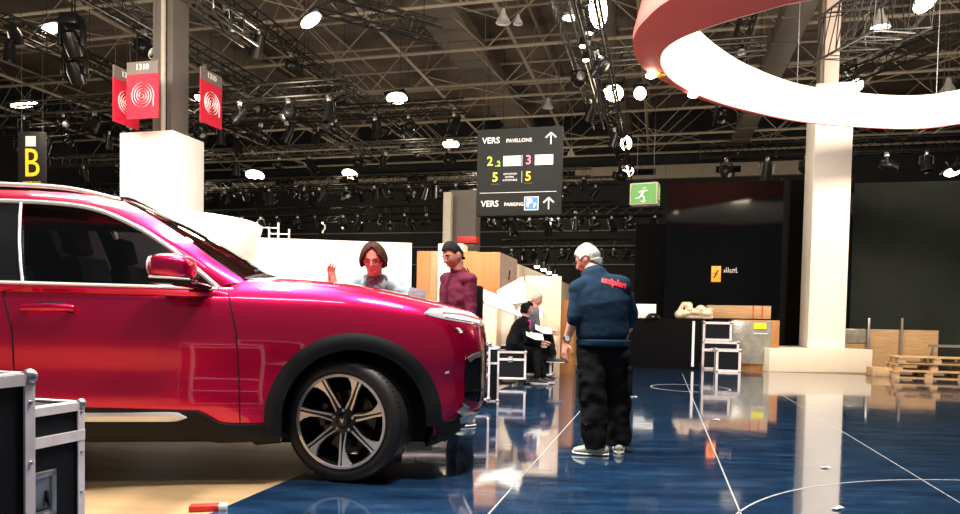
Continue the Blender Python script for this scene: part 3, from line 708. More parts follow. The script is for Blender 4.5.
for s in (-1, 1):
    q = MB(); rows = []
    for a, b in zip(wt, ro):
        A = V((a.x, s*(yg(a.x, a.z)+.004), a.z)); B = V((b.x, s*yro(b), b.z)); row = [V((A.x, A.y-s*.03, A.z))]
        for j in range(7):
            t = j/6; p = A.lerp(B, t); p.y += s*.018*math.sin(math.pi*t); row.append(p)
        rows.append(row)
    q.grid(rows); q.obj('roof_pillar', M['paint'], car, smooth=60)
    # chrome around the glass
    q = MB(); q.tube([V((a.x, s*(yg(a.x, a.z)+.010), a.z)) for a in wt], [(.015, .012)]*NP, 8); q.obj('window_chrome', M['chrome'], car)
    bl = [V((-3.55+2.75*i/40, 0, 1.243-.014*i/40)) for i in range(41)]
    q = MB(); q.tube([V((a.x, s*(yg(a.x, a.z)+.014), a.z)) for a in bl], [(.014, .011)]*41, 8); q.obj('belt_chrome', M['chrome'], car)
    # belt base between shell and glass
    q = MB(); rows = []
    for i in range(41):
        x = -3.6+2.95*i/40; rows.append([V((x, s*(yg(x, 1.23)+.004), 1.238)), V((x, s*(yg(x, 1.2)+.03), 1.205)), V((x, s*.965, 1.17))])
    q.grid(rows); q.obj('belt_rail', M['paint'], car, smooth=60)
    # glass panes
    def pane(x0, x1, name, m, slant=0.0, inset=.012, k=20):
        q = MB(); rows = []
        for i in range(k+1):
            x = x0+(x1-x0)*i/k
            def ztop(x):
                for a, b in zip(wt, wt[1:]):
                    if a.x <= x <= b.x: return a.z+(b.z-a.z)*(x-a.x)/(b.x-a.x)
                return 1.25
            row = []
            for j in range(9):
                z = 1.235+(max(ztop(x), 1.24)-1.235)*j/8; xx = x+slant*(z-1.5); zz = min(z, max(ztop(xx), 1.24)); row.append(V((xx, s*(yg(xx, zz)-inset), zz)))
            rows.append(row)
        q.grid(rows); return q.obj(name, m, car, smooth=60)
    pane(-1.985, -.82, 'front_side_window', M['glass'], -.0)
    pane(-3.05, -2.06, 'rear_side_window', M['glass'])
    pane(-3.53, -3.1, 'quarter_window', M['glass'])
    pane(-2.10, -1.985, 'door_pillar', M['gloss_black'], -.22, -.002, 6)
    pane(-3.12, -3.03, 'rear_door_pillar', M['gloss_black'], -.1, -.002, 6)
    q = MB(); q.tube([sp(-1.975-.22*(z-1.5), z, s, .008) for z in (1.24, 1.35, 1.5, 1.65, 1.745)], (.009), 8); q.obj('window_divider', M['chrome'], car)
    q = MB(); q.tube([sp(-.99, z, s, -.02) for z in (1.24, 1.32, 1.39)], .014, 8); q.obj('quarter_divider', M['black_plastic'], car)
    # roof rail
    rr_ = spline([V((-3.5, s*.70, 1.765)), V((-3.3, s*.715, 1.83)), V((-2.6, s*.735, 1.850)), V((-2.1, s*.74, 1.855)), V((-1.75, s*.74, 1.845)), V((-1.46, s*.735, 1.79))], 6)
    q = MB(); q.limb(rr_, [(.014, .014)]*len(rr_), 10); q.obj('roof_rail', M['satin'], car)
# roof panel
q = MB(); rows = []
for b in ro:
    if b.x > -1.45: continue
    w = yro(b); rows.append([V((b.x, -w+2*w*j/24, b.z+.035*(1-(2*j/24-1)**4))) for j in range(25)])
q.grid(rows)
roof = q.obj('roof', M['paint'], car, smooth=60)
# windscreen: from the pillar edge to the middle line
q = MB(); rows = []
n0 = next(i for i, b in enumerate(ro) if b.x > -1.5)
edge = ro[n0-1:]; mid0, mid1 = V((-1.56, 0, 1.872)), V((-.60, 0, 1.352))
for i, b in enumerate(edge):
    t = (b.x-edge[0].x)/(edge[-1].x-edge[0].x); c = mid0.lerp(mid1, t); c.z += .03*math.sin(math.pi*t); w = yro(b)-.004; row = []
    for j in range(33):
        k = 2*j/32-1; e = 1-abs(k)**2.6; p = V((b.x, 0, b.z)).lerp(c, e); p.y = k*w; row.append(p)
    rows.append(row)
q.grid(rows); wsn = q.obj('windscreen', M['wind_glass'], car, smooth=60)
q = MB(); q.tube(rows[0], [(.02, .012)]*33, 6); q.obj('windscreen_header', M['gloss_black'], car)
q = MB(); q.tube([p+V((.0, 0, -.015)) for p in rows[-1]], [(.035, .03)]*33, 8); q.obj('cowl', M['black_plastic'], car)
for y0, y1 in ((-.62, -.02), (.1, .7)):
    q = MB(); q.tube([V((-.64-.25*0, y0, 1.36)), V((-.66, (y0+y1)/2, 1.385)), V((-.70, y1, 1.392))], .009, 6); q.obj('wiper', M['black_plastic'], car)
# tailgate and rear glass
q = MB(); rows = []
for i in range(9):
    t = i/8; a = V((-3.62-.30*t, 0, 1.70-.46*t)); w = yro(ro[2])*1.0*(1-t)+.90*t
    rows.append([V((a.x-.05*(1-(2*j/16-1)**2), -w+2*w*j/16, a.z+.03*(1-(2*j/16-1)**4)*(1-t))) for j in range(17)])
q.grid(rows); q.obj('rear_window', M['glass'], car, smooth=60)
# mirror
def mirror(s):
    q = MB(); c = V((-1.01, s*1.14, 1.345))
    vs = []; 
    for i in range(17):
        th = math.pi*i/16
        row = []
        for j in range(28):
            ph = 2*math.pi*j/28
            cx2 = math.copysign(abs(math.cos(ph))**.65, math.cos(ph)); cz = math.copysign(abs(math.sin(ph))**.65, math.sin(ph))
            r_ = math.sin(th)**.55; y = math.copysign(abs(math.cos(th))**.9, math.cos(th))
            p = V((.128*cx2*r_, .125*y, .080*cz*r_)); p.z += -.10*(p.x if p.x > 0 else p.x*.05)*1.0
            row.append(c+p)
        vs.append(row)
    q.grid(vs, closed=True); mo = q.obj('mirror', M['paint'], car, smooth=60)
    q = MB(); q.box(c+V((.01, 0, -.088)), (.235, .2, .03), bev=.012); q.tube([c+V((.02, 0, -.095)), c+V((.09, -s*.10, -.10)), c+V((.12, -s*.19, -.11))], [(.05, .018), (.06, .02), (.07, .02)], 10, side=(1, 0, 0)); q.obj('mirror_base', M['gloss_black'], mo)
    q = MB(); q.limb([c+V((-.10, s*.11, -.066)), c+V((.02, s*.128, -.070)), c+V((.115, s*.10, -.075))], [.007, .007, .006], 8); q.obj('turn_signal', M['chrome'], mo)
    q = MB(); q.ell(c+V((-.122, 0, .0)), (.01, .10, .062)); q.obj('mirror_glass', M['chrome'], mo)
mirror(-1); mirror(1)
# seats, wheel and dash seen through the glass
def seat(x, y, w=.5):
    q = MB(); q.box((x+.1, y, 1.10), (.5, w, .2), bev=.06)
    mt = Matrix.Rotation(R(-14), 3, 'Y'); q.box((x-.12, y, 1.22), (.16, w, .42), m=mt, bev=.07)
    st = q.obj('front_seat' if x > -2.2 else 'rear_seat', M['seat'], car)
    q = MB(); q.box((x-.21, y, 1.545), (.10, .28, .19), m=mt, bev=.045); q.bar((x-.19, y-.06, 1.4), (x-.2, y-.06, 1.5), .008, 6); q.bar((x-.19, y+.06, 1.4), (x-.2, y+.06, 1.5), .008, 6)
    q.obj('headrest', M['seat'], st)
seat(-1.62, -.45); seat(-1.62, .45); seat(-2.55, -.5); seat(-2.55, .5); seat(-2.57, 0, .4)
q = MB(); pts = [V((0, .19*math.cos(a*math.pi/16), .19*math.sin(a*math.pi/16))) for a in range(33)]
mt = Matrix.Rotation(R(-28), 3, 'Y'); c = V((-1.22, .45, 1.24)); q.tube([c+mt @ p for p in pts], .016, 8, cap=False)
q.limb([c-V((0, .17, 0)), c+V((0.02, 0, 0)), c+V((0, .17, 0))], [.02, .04, .02], 8); q.obj('steering_wheel', M['seat'], car)
q = MB(); q.box((-.92, 0, 1.2), (.42, 1.7, .16), bev=.06); q.obj('dashboard', M['seat'], car)
q = MB(); q.box((-1.36, 0, 1.70), (.02, .22, .06), bev=.01); q.obj('rear_view_mirror', M['seat'], car)

# ---- wheels
def wheel(x, y, s, steer):
    """s = side sign (-1 near us); face points to s*y"""
    hub = bpy.data.objects.new('wheel', None); 
    m4 = Matrix.Rotation(steer, 3, 'Z'); c = V((x, y, .396))
    T = lambda p: c+m4 @ V((p[0], s*p[1], p[2]))
    Rt, Rr = .402, .302
    q = MB(); prof = [(Rr-.01, -.19), (Rr+.005, -.205), (Rr+.04, -.215), (Rt-.03, -.205), (Rt-.008, -.175)]
    for g0 in (-.135, -.075, -.015, .045): prof += [(Rt, g0-.025), (Rt, g0), (Rt-.010, g0+.003), (Rt-.010, g0+.010), (Rt, g0+.013)]
    prof += [(Rt, .09), (Rt-.008, .108), (Rt-.03, .132), (Rt-.06, .138), (Rr+.025, .135), (Rr+.004, .125), (Rr-.012, .112)]
    n = 96; rows = []
    for i in range(n):
        a = 2*math.pi*i/n; rows.append([T((r*math.cos(a), h, r*math.sin(a))) for r, h in prof])
    q.grid(rows+[rows[0]]); tyre = q.obj('wheel', M['rubber'], car, smooth=40)
    # sipes in the tread
    q = MB()
    for i in range(72):
        a = 2*math.pi*i/72; ca, sa = math.cos(a), math.sin(a)
        for h in ((-.10, -.07), (.075, .112)):
            p0, p1 = T((Rt*ca*1.002, h[0], Rt*sa*1.002)), T(((Rt-.004)*math.cos(a+.03), h[1], (Rt-.004)*math.sin(a+.03))); q.bar(p0, p1, .0022, 3)
    q.obj('tread_blocks', M['black_plastic'], tyre)['kind'] = 'stuff'
    # rim barrel and lip
    q = MB(); prof = [(Rr+.003, .128), (Rr+.001, .134), (Rr-.012, .134), (Rr-.020, .122), (Rr-.024, .06), (Rr-.05, -.10), (Rr-.01, -.12)]
    rows = []
    for i in range(64):
        a = 2*math.pi*i/64; rows.append([T((r*math.cos(a), h, r*math.sin(a))) for r, h in prof])
    q.grid(rows+[rows[0]]); q.obj('rim', M['dark_alloy'], tyre, smooth=40)
    q = MB(); prof = [(Rr+.004, .130), (Rr+.004, .137), (Rr-.013, .137), (Rr-.015, .130)]; rows = []
    for i in range(64):
        a = 2*math.pi*i/64; rows.append([T((r*math.cos(a), h, r*math.sin(a))) for r, h in prof])
    q.grid(rows+[rows[0]]); q.obj('rim_lip', M['alloy'], tyre, smooth=40)
    a0 = R(14)
    for k in range(7):
        a = a0+2*math.pi*k/7
        def P(r, t, h): return T((r*math.cos(a)-t*math.sin(a), h, r*math.sin(a)+t*math.cos(a)))
        # broad blade, thin blade, dark web
        q = MB()
        def blade(ins):
            top = [P(r, t, h) for r, t, h in ins]; bot = [P(r, t, h-.030) for r, t, h in ins]; nn = len(top)
            q.add(top+bot, [tuple(range(nn)), tuple(range(2*nn-1, nn-1, -1))]+[(i, (i+1) % nn, nn+(i+1) % nn, nn+i) for i in range(nn)])
        blade([(.075, .022, .088), (.16, .014, .104), (.22, .024, .118), (.262, .050, .126), (.281, .078, .130), (.292, .006, .130), (.235, .005, .122), (.16, .006, .106), (.075, .014, .088)])
        blade([(.085, -.012, .088), (.16, -.010, .104), (.235, -.007, .120), (.291, -.006, .130), (.290, -.022, .130), (.235, -.018, .120), (.16, -.022, .104), (.085, -.023, .088)])
        spk = q.obj('spoke', M['alloy'], tyre, smooth=30)
        q = MB(); blade([(.05, -.034, .078), (.16, -.026, .094), (.285, -.012, .112), (.285, .014, .112), (.16, .026, .094), (.05, .034, .078)]); q.obj('spoke_web', M['dark_alloy'], tyre, smooth=30)
    q = MB(); 
    def L(prof, n=32):
        rows = [[T((r*math.cos(2*math.pi*i/n), h, r*math.sin(2*math.pi*i/n))) for r, h in prof] for i in range(n)]; q.grid(rows+[rows[0]])
    L([(.0, .108), (.035, .106), (.045, .096), (.05, .09), (.088, .086), (.095, .05), (.09, .02)]); q.obj('hub_cap', M['dark_alloy'], tyre, smooth=40)
    for k in range(5):
        a = 2*math.pi*k/5+.3; q = MB(); cc = T((.068*math.cos(a), .088, .068*math.sin(a))); q.ell(cc, (.011, .011, .011), nu=8, nv=6); q.obj('wheel_nut', M['alloy'], tyre)
    q = MB(); bd = [(-.014, .016), (0, -.014), (.014, .016), (.008, .016), (0, -.002), (-.008, .016)]
    q.add([T((p[0]*s*-1, .1085, p[1])) for p in bd]+[T((p[0]*s*-1, .111, p[1])) for p in bd], [tuple(range(6)), tuple(range(11, 5, -1))]+[(i, (i+1) % 6, 6+(i+1) % 6, 6+i) for i in range(6)]); q.obj('wheel_badge', M['chrome'], tyre, smooth=0)
    # brake disc
    q = MB(); L([(.05, .0), (.19, .0), (.19, -.025), (.05, -.025)], 40); q.obj('brake_disc', M['dark_alloy'], tyre)
    q = MB(); q.tube([T((.17*math.cos(t), .01, .17*math.sin(t))) for t in (2.5, 2.8, 3.1, 3.4)], [(.045, .05)]*4, 8); q.obj('brake_caliper', M['dark_alloy'], tyre)
wheel(.012, -.845, -1, R(-21)); wheel(.012, .845, 1, R(-21)); wheel(-3.08, -.865, -1, 0); wheel(-3.08, .865, 1, 0)
bpy.data.objects.remove(bpy.data.objects['wheel']) if bpy.data.objects.get('wheel') and bpy.data.objects['wheel'].type == 'EMPTY' else None
q = MB(); q.box((0, 0, .24), (1.35, .95, .14), bev=.03); q.box((-1.7, 0, .27), (2.4, 1.5, .08), bev=.02); q.obj('underbody', M['black_plastic'], car)

# ================================================================== STRUCTURES AND GOODS
def face(mb_name, m, P, X, Z, w, h, t=.02, parent=None):
    """flat board: P lower-left corner, X right dir, Z up dir"""
    q = MB(); n = X.cross(Z).normalized(); vs = []
    for k in (0, t):
        for a, b in ((0, 0), (w, 0), (w, h), (0, h)): vs.append(P+X*a+Z*b-n*k)
    q.add(vs, [(0, 1, 2, 3), (7, 6, 5, 4), (0, 4, 5, 1), (1, 5, 6, 2), (2, 6, 7, 3), (3, 7, 4, 0)]); return q.obj(mb_name, m, parent, smooth=0)
HX = H(1, 0)-H(0, 0); HY = H(0, 1)-H(0, 0); ZZ = V((0, 0, 1))
# --- hall columns with white cladding
c0 = W(172, 300, 13.0); u0, v0 = UV(c0)
q = MB(); hbox(q, u0-1.16, u0, v0, v0+.92, -.006, 4.42, .01); o = q.obj('column_cladding', M['white_cloth'], smooth=30); tag(o, 'square white cloth-clad column base behind the car roof', 'column cover')
cu0, cv0 = u0-.53, v0+.53
t = thing('hall_column', 'tall grey steel hall column rising out of the left white cladding', 'column', H(cu0, cv0, 4.42), HA)
q = MB(); q.box((-.10, 0, 4.47), (.20, .34, 8.94)); q.obj('column_shaft', M['col_steel'], t)
q = MB(); q.box((.20, .02, 4.47), (.16, .38, 8.94)); q.box((.27, 0, 4.47), (.04, .46, 8.94)); q.obj('flange', M['col_steel'], t)
q = MB(); q.tube([(.06, -.2, 0), (.06, -.2, 8.9)], .045, 10); q.obj('pipe', M['cream_band'], t)
def banner(P, X, w, h, label, num='1310'):
    n = X.cross(ZZ).normalized(); rz = math.atan2(X.y, X.x)
    t = thing('banner', label, 'banner', P, rz)
    q = MB(); q.box((w/2, 0, h*.39), (w, .02, h*.78)); q.obj('banner_cloth', M['banner_red'], t)
    q = MB(); q.box((w/2, 0, h*.89), (w*.98, .03, h*.22)); hd = q.obj('number_plate', M['sign_taupe'], t)
    text('number', num, h*.14, M['w_ink'], hd, (w/2, -.018, h*.90), (R(90), 0, 0), .002, .002)
    q = MB(); pts = []; c = V((w/2, -.016, h*.40)); 
    for i in range(161):
        a = i/160*2*math.pi*4.3; r = .02+w*.335*i/160; pts.append(c+V((math.sin(a)*r, 0, math.cos(a)*r)))
    # end of the spiral: a short straight tail
    p = pts[-1]; pts += [p+V((0, 0, -.03)), p+V((0.0, 0, -.12))]
    q.tube(pts, [(w*.022, .003)]*len(pts), 4, side=None); q.obj('spiral', M['paper'], t)
    for x in (.06, w-.06): q = MB(); q.bar((x, 0, h), (x, 0, 8.8), .004); q.obj('hanging_rod', M['truss_black'], t)
    return t
banner(W(127, 119.5, 12.55), HX, .66, .99, 'front red spiral banner under a grey number plate, facing the camera')
banner(W(113, 121, 12.9), HY, .66, 1.02, 'red spiral banner half hidden left of the front banner')
banner(W(200, 121, 13.3), HY, .66, 1.02, 'red spiral banner right of the grey column, turned sideways')
# --- letter sign
P = W(18, 187.5, 14.0); t = thing('letter_sign', 'hanging black sign with a big yellow letter B and white square', 'sign', P, R(-4))
q = MB(); q.box((.28, .03, .55), (.56, .06, 1.10), bev=.006); bd = q.obj('sign_board', M['sign_black'], t)
text('letter', 'B', .80, M['y_ink'], t, (.29, -.006, .46), (R(90), 0, 0), .004, .0, sx=.78)
text('small_lettering', 'W PAVILLON E', .055, M['y_ink'], t, (.29, -.006, .10), (R(90), 0, 0), .002)
q = MB(); q.box((.27, -.003, .91), (.21, .008, .20)); q.obj('white_square', M['w_ink'], t)
q = MB(); q.bar((.06, .03, 1.1), (.06, .03, 9.8), .004); q.bar((.5, .03, 1.1), (.5, .03, 9.8), .004); q.obj('hanging_wire', M['truss_black'], t)
# --- direction sign
P = W(476, 216, 13.2); Ws, Hs = 1.60, 1.60
DS = 1
t = thing('direction_sign', 'large hanging charcoal direction sign with arrows to halls and parking', 'sign', P, HA)
q = MB(); q.box((Ws/2, .05, Hs/2), (Ws, .1, Hs), bev=.008); q.obj('sign_board', M['sign_grey'], t)
def st(name, s, sz, m, x, y, bold=.004, al='LEFT', sx=1.0): text(name, s, sz, m, t, (x*Ws, -.006, (1-y)*Hs), (R(90), 0, 0), .003, bold, al, sx)
st('lettering', 'VERS', .155, M['w_ink'], .06, .135, .002); st('lettering', 'PAVILLONS', .095, M['w_ink'], .345, .145, .001)
st('lettering', 'VERS', .155, M['w_ink'], .06, .865, .002); st('lettering', 'PARKING', .088, M['w_ink'], .335, .875, .001)
st('hall_number', '2', .235, M['g_ink'], .12, .375, .003); st('hall_number', '.2', .14, M['g_ink'], .22, .405, .002)
st('hall_number', '3', .235, M['p_ink'], .575, .375, .003)
st('hall_number', '5', .235, M['y_ink'], .185, .56, .004); st('hall_number', '5', .235, M['y_ink'], .575, .56, .004)
st('small_lettering', 'EXPOSITION', .045, M['w_ink'], .32, .525, 0); st('small_lettering', 'CENTRE', .045, M['w_ink'], .34, .56, 0); st('small_lettering', 'AUTOMOBILE', .045, M['w_ink'], .31, .595, 0)
for x in (.315, .685):
    q = MB(); q.box(((x+.105)*Ws, -.004, (1-.375)*Hs), (.21*Ws, .008, .115*Hs)); pl = q.obj('white_label', M['paper'], t, smooth=0)
    for j in range(3):
        q = MB(); q.box(((x+.105)*Ws, -.009, (1-.35-.027*j)*Hs), (.16*Ws, .003, .008*Hs)); q.obj('print_line', M['sign_taupe'], pl, smooth=0)
for x in (.165, .555):
    q = MB(); q.box(((x+.06)*Ws, -.003, (1-.637)*Hs), (.10*Ws, .006, .004*Hs)); q.obj('underline', M['sign_taupe'], t, smooth=0)
for x, y in ((.537, .375), (.537, .56)):
    q = MB(); q.box((x*Ws, -.003, (1-y)*Hs), (.006, .006, .13*Hs)); q.obj('divider', M['w_ink'], t, smooth=0)
q = MB(); q.box((.49*Ws, -.003, (1-.737)*Hs), (.9*Ws, .006, .008)); q.obj('divider', M['w_ink'], t, smooth=0)
q = MB(); q.box((.655*Ws, -.004, (1-.868)*Hs), (.165*Ws, .008, .155*Hs)); bp = q.obj('parking_panel', M['w_ink'], t, smooth=0)
q = MB(); q.box((.655*Ws, -.008, (1-.868)*Hs), (.150*Ws, .006, .140*Hs)); q.obj('blue_field', M['b_ink'], bp, smooth=0)
text('letter', 'P', .21, M['w_ink'], bp, (.632*Ws, -.013, (1-.865)*Hs), (R(90), 0, 0), .002, .008); text('letter', 'F', .11, M['w_ink'], bp, (.695*Ws, -.013, (1-.893)*Hs), (R(90), 0, 0), .002, .004)
for x, y in ((.865, .14), (.855, .875)):
    q = MB(); c = V((x*Ws, -.006, (1-y)*Hs)); q.box(c, (.022, .006, .20)); 
    for s in (-1, 1): q.tube([c+V((0, 0, .11)), c+V((s*.095, 0, .02))], [(.014, .003)]*2, 4, side=(0, 0, 1))
    q.obj('arrow', M['w_ink'], t, smooth=0)
q = MB(); q.bar((.1, .05, Hs), (.1, .05, 8.9), .004); q.bar((Ws-.1, .05, Hs), (Ws-.1, .05, 8.9), .004); q.obj('hanging_wire', M['truss_black'], t)
# --- exit box
P = W(629.5, 205, 13.5); t = thing('exit_sign', 'lit green emergency exit box with running figure and arrow', 'exit sign', P, R(-24))
q = MB(); q.box((.26, .14, .205), (.52, .28, .41), bev=.01); q.obj('housing', M['cream_band'], t)
q = MB(); q.box((.26, -.003, .205), (.47, .01, .36)); q.obj('green_panel', M['exit_green'], t, smooth=0)
q = MB(); q.box((.523, .14, .205), (.01, .24, .36)); q.obj('green_panel', M['exit_green'], t, smooth=0)
q = MB(); 
for a, b, r in (((.27, .30), (.27, .31), .03), ((.26, .26), (.22, .17), .022), ((.26, .25), (.34, .26), .011), ((.24, .25), (.17, .23), .011), ((.22, .17), (.28, .13), .014), ((.28, .13), (.27, .08), .012), ((.22, .17), (.17, .12), .014), ((.17, .12), (.11, .12), .012)):
    q.limb([(a[0], -.012, a[1]), (b[0], -.012, b[1]+.0001)], [(r, .004), (r, .004)], 8, side=(1, 0, 0))
q.obj('running_figure', M['w_ink'], t)
q = MB(); q.prism([(.2, .065), (.32, .065), (.26, .03)], 0, .006, Matrix(((1, 0, 0), (0, 0, -1), (0, 1, 0))).to_4x4()); 
ar = q.obj('arrow', M['w_ink'], t, smooth=0); ar.location = (0, -.009, 0)
q = MB(); q.box((.5295, .14, .25), (.004, .05, .18)); q.box((.5295, .14, .12), (.004, .1, .03)); q.obj('side_figure', M['w_ink'], t, smooth=0)
for x in (.1, .42): q = MB(); q.bar((x, .14, .41), (x, .14, 9.9), .004); q.obj('hanging_rod', M['truss_black'], t)

# --- hanging ring
ZR = CAMH+4.0
inn = [(960, 123.5), (912, 128.6), (850, 126.3), (796, 120.6), (748, 110.5), (716, 101.5), (690, 91), (672, 80), (662.5, 68), (661, 57), (666, 48), (680, 38.5), (701, 30), (731, 20), (760, 12), (800, 2)]
pin = [G(a, b, ZR) for a, b in inn]+[V((5.3, 8.15, ZR)), V((7.4, 8.2, ZR)), V((9.6, 9.6, ZR)), V((10.4, 11.6, ZR)), V((10.2, 13.0, ZR))]
outp = [(960, 123.8), (912, 129.0), (850, 127.0), (796, 121.8), (748, 112.5), (716, 104.5), (690, 95), (662, 80.5), (641, 66), (633, 47), (636, 32), (646, 19), (669, 0)]
pout = [G(a, b, ZR) for a, b in outp]+[V((2.75, 8.15, ZR)), V((3.4, 7.6, ZR)), V((4.2, 7.15, ZR)), V((5.6, 6.8, ZR)), V((7.8, 6.9, ZR)), V((10.3, 8.7, ZR)), V((11.1, 11.4, ZR)), V((10.5, 13.2, ZR))]
hts = [.66, .66, .68, .72, .83, .98, 1.15, 1.3, 1.4, 1.4, 1.35, 1.2, 1.1, 1.0, .95, .9, .85, .8, .75, .7, .68]
si = spline(pin, 10, True); so = spline(pout, 10, True); sh = [p.z for p in spline([V((0, 0, h)) for h in hts], 10, True)]
t = thing('hanging_ring', 'huge hanging ring sculpture, white backlit inside and red below', 'hanging ring', (0, 0, 0)); t.location = (0, 0, 0)
n_ = len(si)
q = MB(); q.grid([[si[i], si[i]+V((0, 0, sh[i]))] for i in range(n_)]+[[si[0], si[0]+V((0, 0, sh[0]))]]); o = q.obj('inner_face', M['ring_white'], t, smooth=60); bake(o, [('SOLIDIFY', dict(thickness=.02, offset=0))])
q = MB(); rows = []
for i in list(range(n_))+[0]:
    a, b = si[i], so[i]; top = a.lerp(b, .35)+V((0, 0, sh[i])); rows.append([a+(b-a)*.02+V((0, 0, -.012)), b, b+V((0, 0, .12)), top, a+V((0, 0, sh[i]-.0))+(b-a)*.03])
q.grid(rows); q.obj('red_soffit', M['ring_red'], t, smooth=40)
q = MB()
for i in (5, 30, 60, 75, 100, 130, 160, 185): q.bar(si[i]+V((0, 0, sh[i])), V((si[i].x, si[i].y, 13.4)), .008)
q.obj('suspension_wire', M['steel'], t)
p = G(659, 75, ZR-.02); q = MB(); q.box(p, (.14, .14, .03), .6); q.obj('yellow_joint', M['y_ink'], t)
for px, py in ((651, 75.5), (693, 95)):
    p = G(px, py, ZR-.05); q = MB(); q.ell(p, (.09, .07, .05)); q.obj('rim_light', M['lamp_glow'], t)

# --- white column on a plinth, right
pl0, pl1 = G(769, 371.5, 0), G(872, 372.5, 0); PA = math.atan2(pl1.y-pl0.y, pl1.x-pl0.x); vp = max(VF+.08, UV(pl0)[1])
pc0 = (pl0+pl1)/2+V((-math.sin(PA), math.cos(PA), 0))*1.0; pw = (pl1-pl0).length
q = MB(); q.box((pc0.x, pc0.y, .257), (pw, 2.0, .526), PA, bev=.012); tag(q.obj('plinth', M['white_paint'], smooth=30), 'low broad white plinth under the right white column', 'plinth')
vc = UV(pc0)[1]-.45; ca, cb = UV(HP(807.5, 346, vc))[0], UV(HP(845, 346, vc))[0]
q = MB(); hbox(q, ca, cb, vc, vc+1.05, .52, 6.6, .012); tag(q.obj('column_cladding', M['white_cloth'], smooth=30), 'tall white cloth-clad column standing on the low plinth', 'column cover')
q = MB(); hbox(q, ca+.2, cb-.28, vc+.25, vc+.8, 6.6, 13.3, .01); o = q.obj('hall_column', M['col_pink'], smooth=30); tag(o, 'pale upper shaft of the hall column seen inside the ring', 'column')
q = MB(); hbox(q, ca+.12, ca+.2, vc+.3, vc+.75, 6.6, 13.3); q.obj('flange', M['col_steel'], o)

# --- dark walls at the far side of the stage
vb = UV(pc0)[1]+1.6
def vwall(name, px0, px1, pt, v, th, m, label, z0=-.006):
    ua, ub = UV(HP(px0, 300, v))[0], UV(HP(px1, 300, v))[0]; z1 = HP((px0+min(px1, 960))/2, pt, v).z
    q = MB(); hbox(q, ua, ub, v, v+th, z0, z1); o = q.obj(name, m, smooth=0); tag(o, label, 'wall panel'); return o, ua, ub, z1
_, bu0, bu1, bz = vwall('black_wall_panel', 664, 850, 181, vb, .3, M['black_wall'], 'glossy black wall behind the counter with faint reflections')
vwall('side_wall_panel', 634, 664, 224, vb+.6, .2, M['black_matt'], 'lower dull black panel left of the glossy black wall')
vwall('grey_wall_panel', 850.5, 1010, 182, vb+.35, .25, M['grey_wall'], 'tall dark grey-green wall right of the white column')
None and vwall('hanging_drape', 494, 560, 196, VF+14, .12, M['dark_wall'], 'far dark drape below the direction sign')
# orange sign on the black wall
P = HP(716, 274, vb-.03); t = thing('wall_sign', 'small lit orange sign with a dark symbol on the black wall', 'sign', P, HA)
q = MB(); q.box((0, 0, 0), (.24, .04, .42), bev=.03); q.obj('lit_panel', M['orange_lit'], t)
q = MB(); q.limb([(-.05, -.024, -.1), (0, -.024, .0), (.05, -.024, .1)], [(.02, .004)]*3, 8); q.limb([(-.06, -.024, .04), (.0, -.024, .0), (.06, -.024, -.02)], [(.02, .004)]*3, 8); q.obj('symbol', M['dark_ink'], t)
q = MB(); random.seed(21); x = -.17
while x < .17:
    hh = random.choice((.09, .09, .14)); q.box((x, 0, hh/2-.045), (.014, .01, hh)); q.box((x+.02, 0, random.choice((-.04, .0, .04))), (.03, .01, .013)); x += .05
tx = q.obj('wall_lettering', M['w_ink'], smooth=0); tx.location = HP(731, 271, vb-.012); tx.rotation_euler = (0, 0, HA); tag(tx, 'small pale lettering on the black wall beside the orange sign', 'lettering')

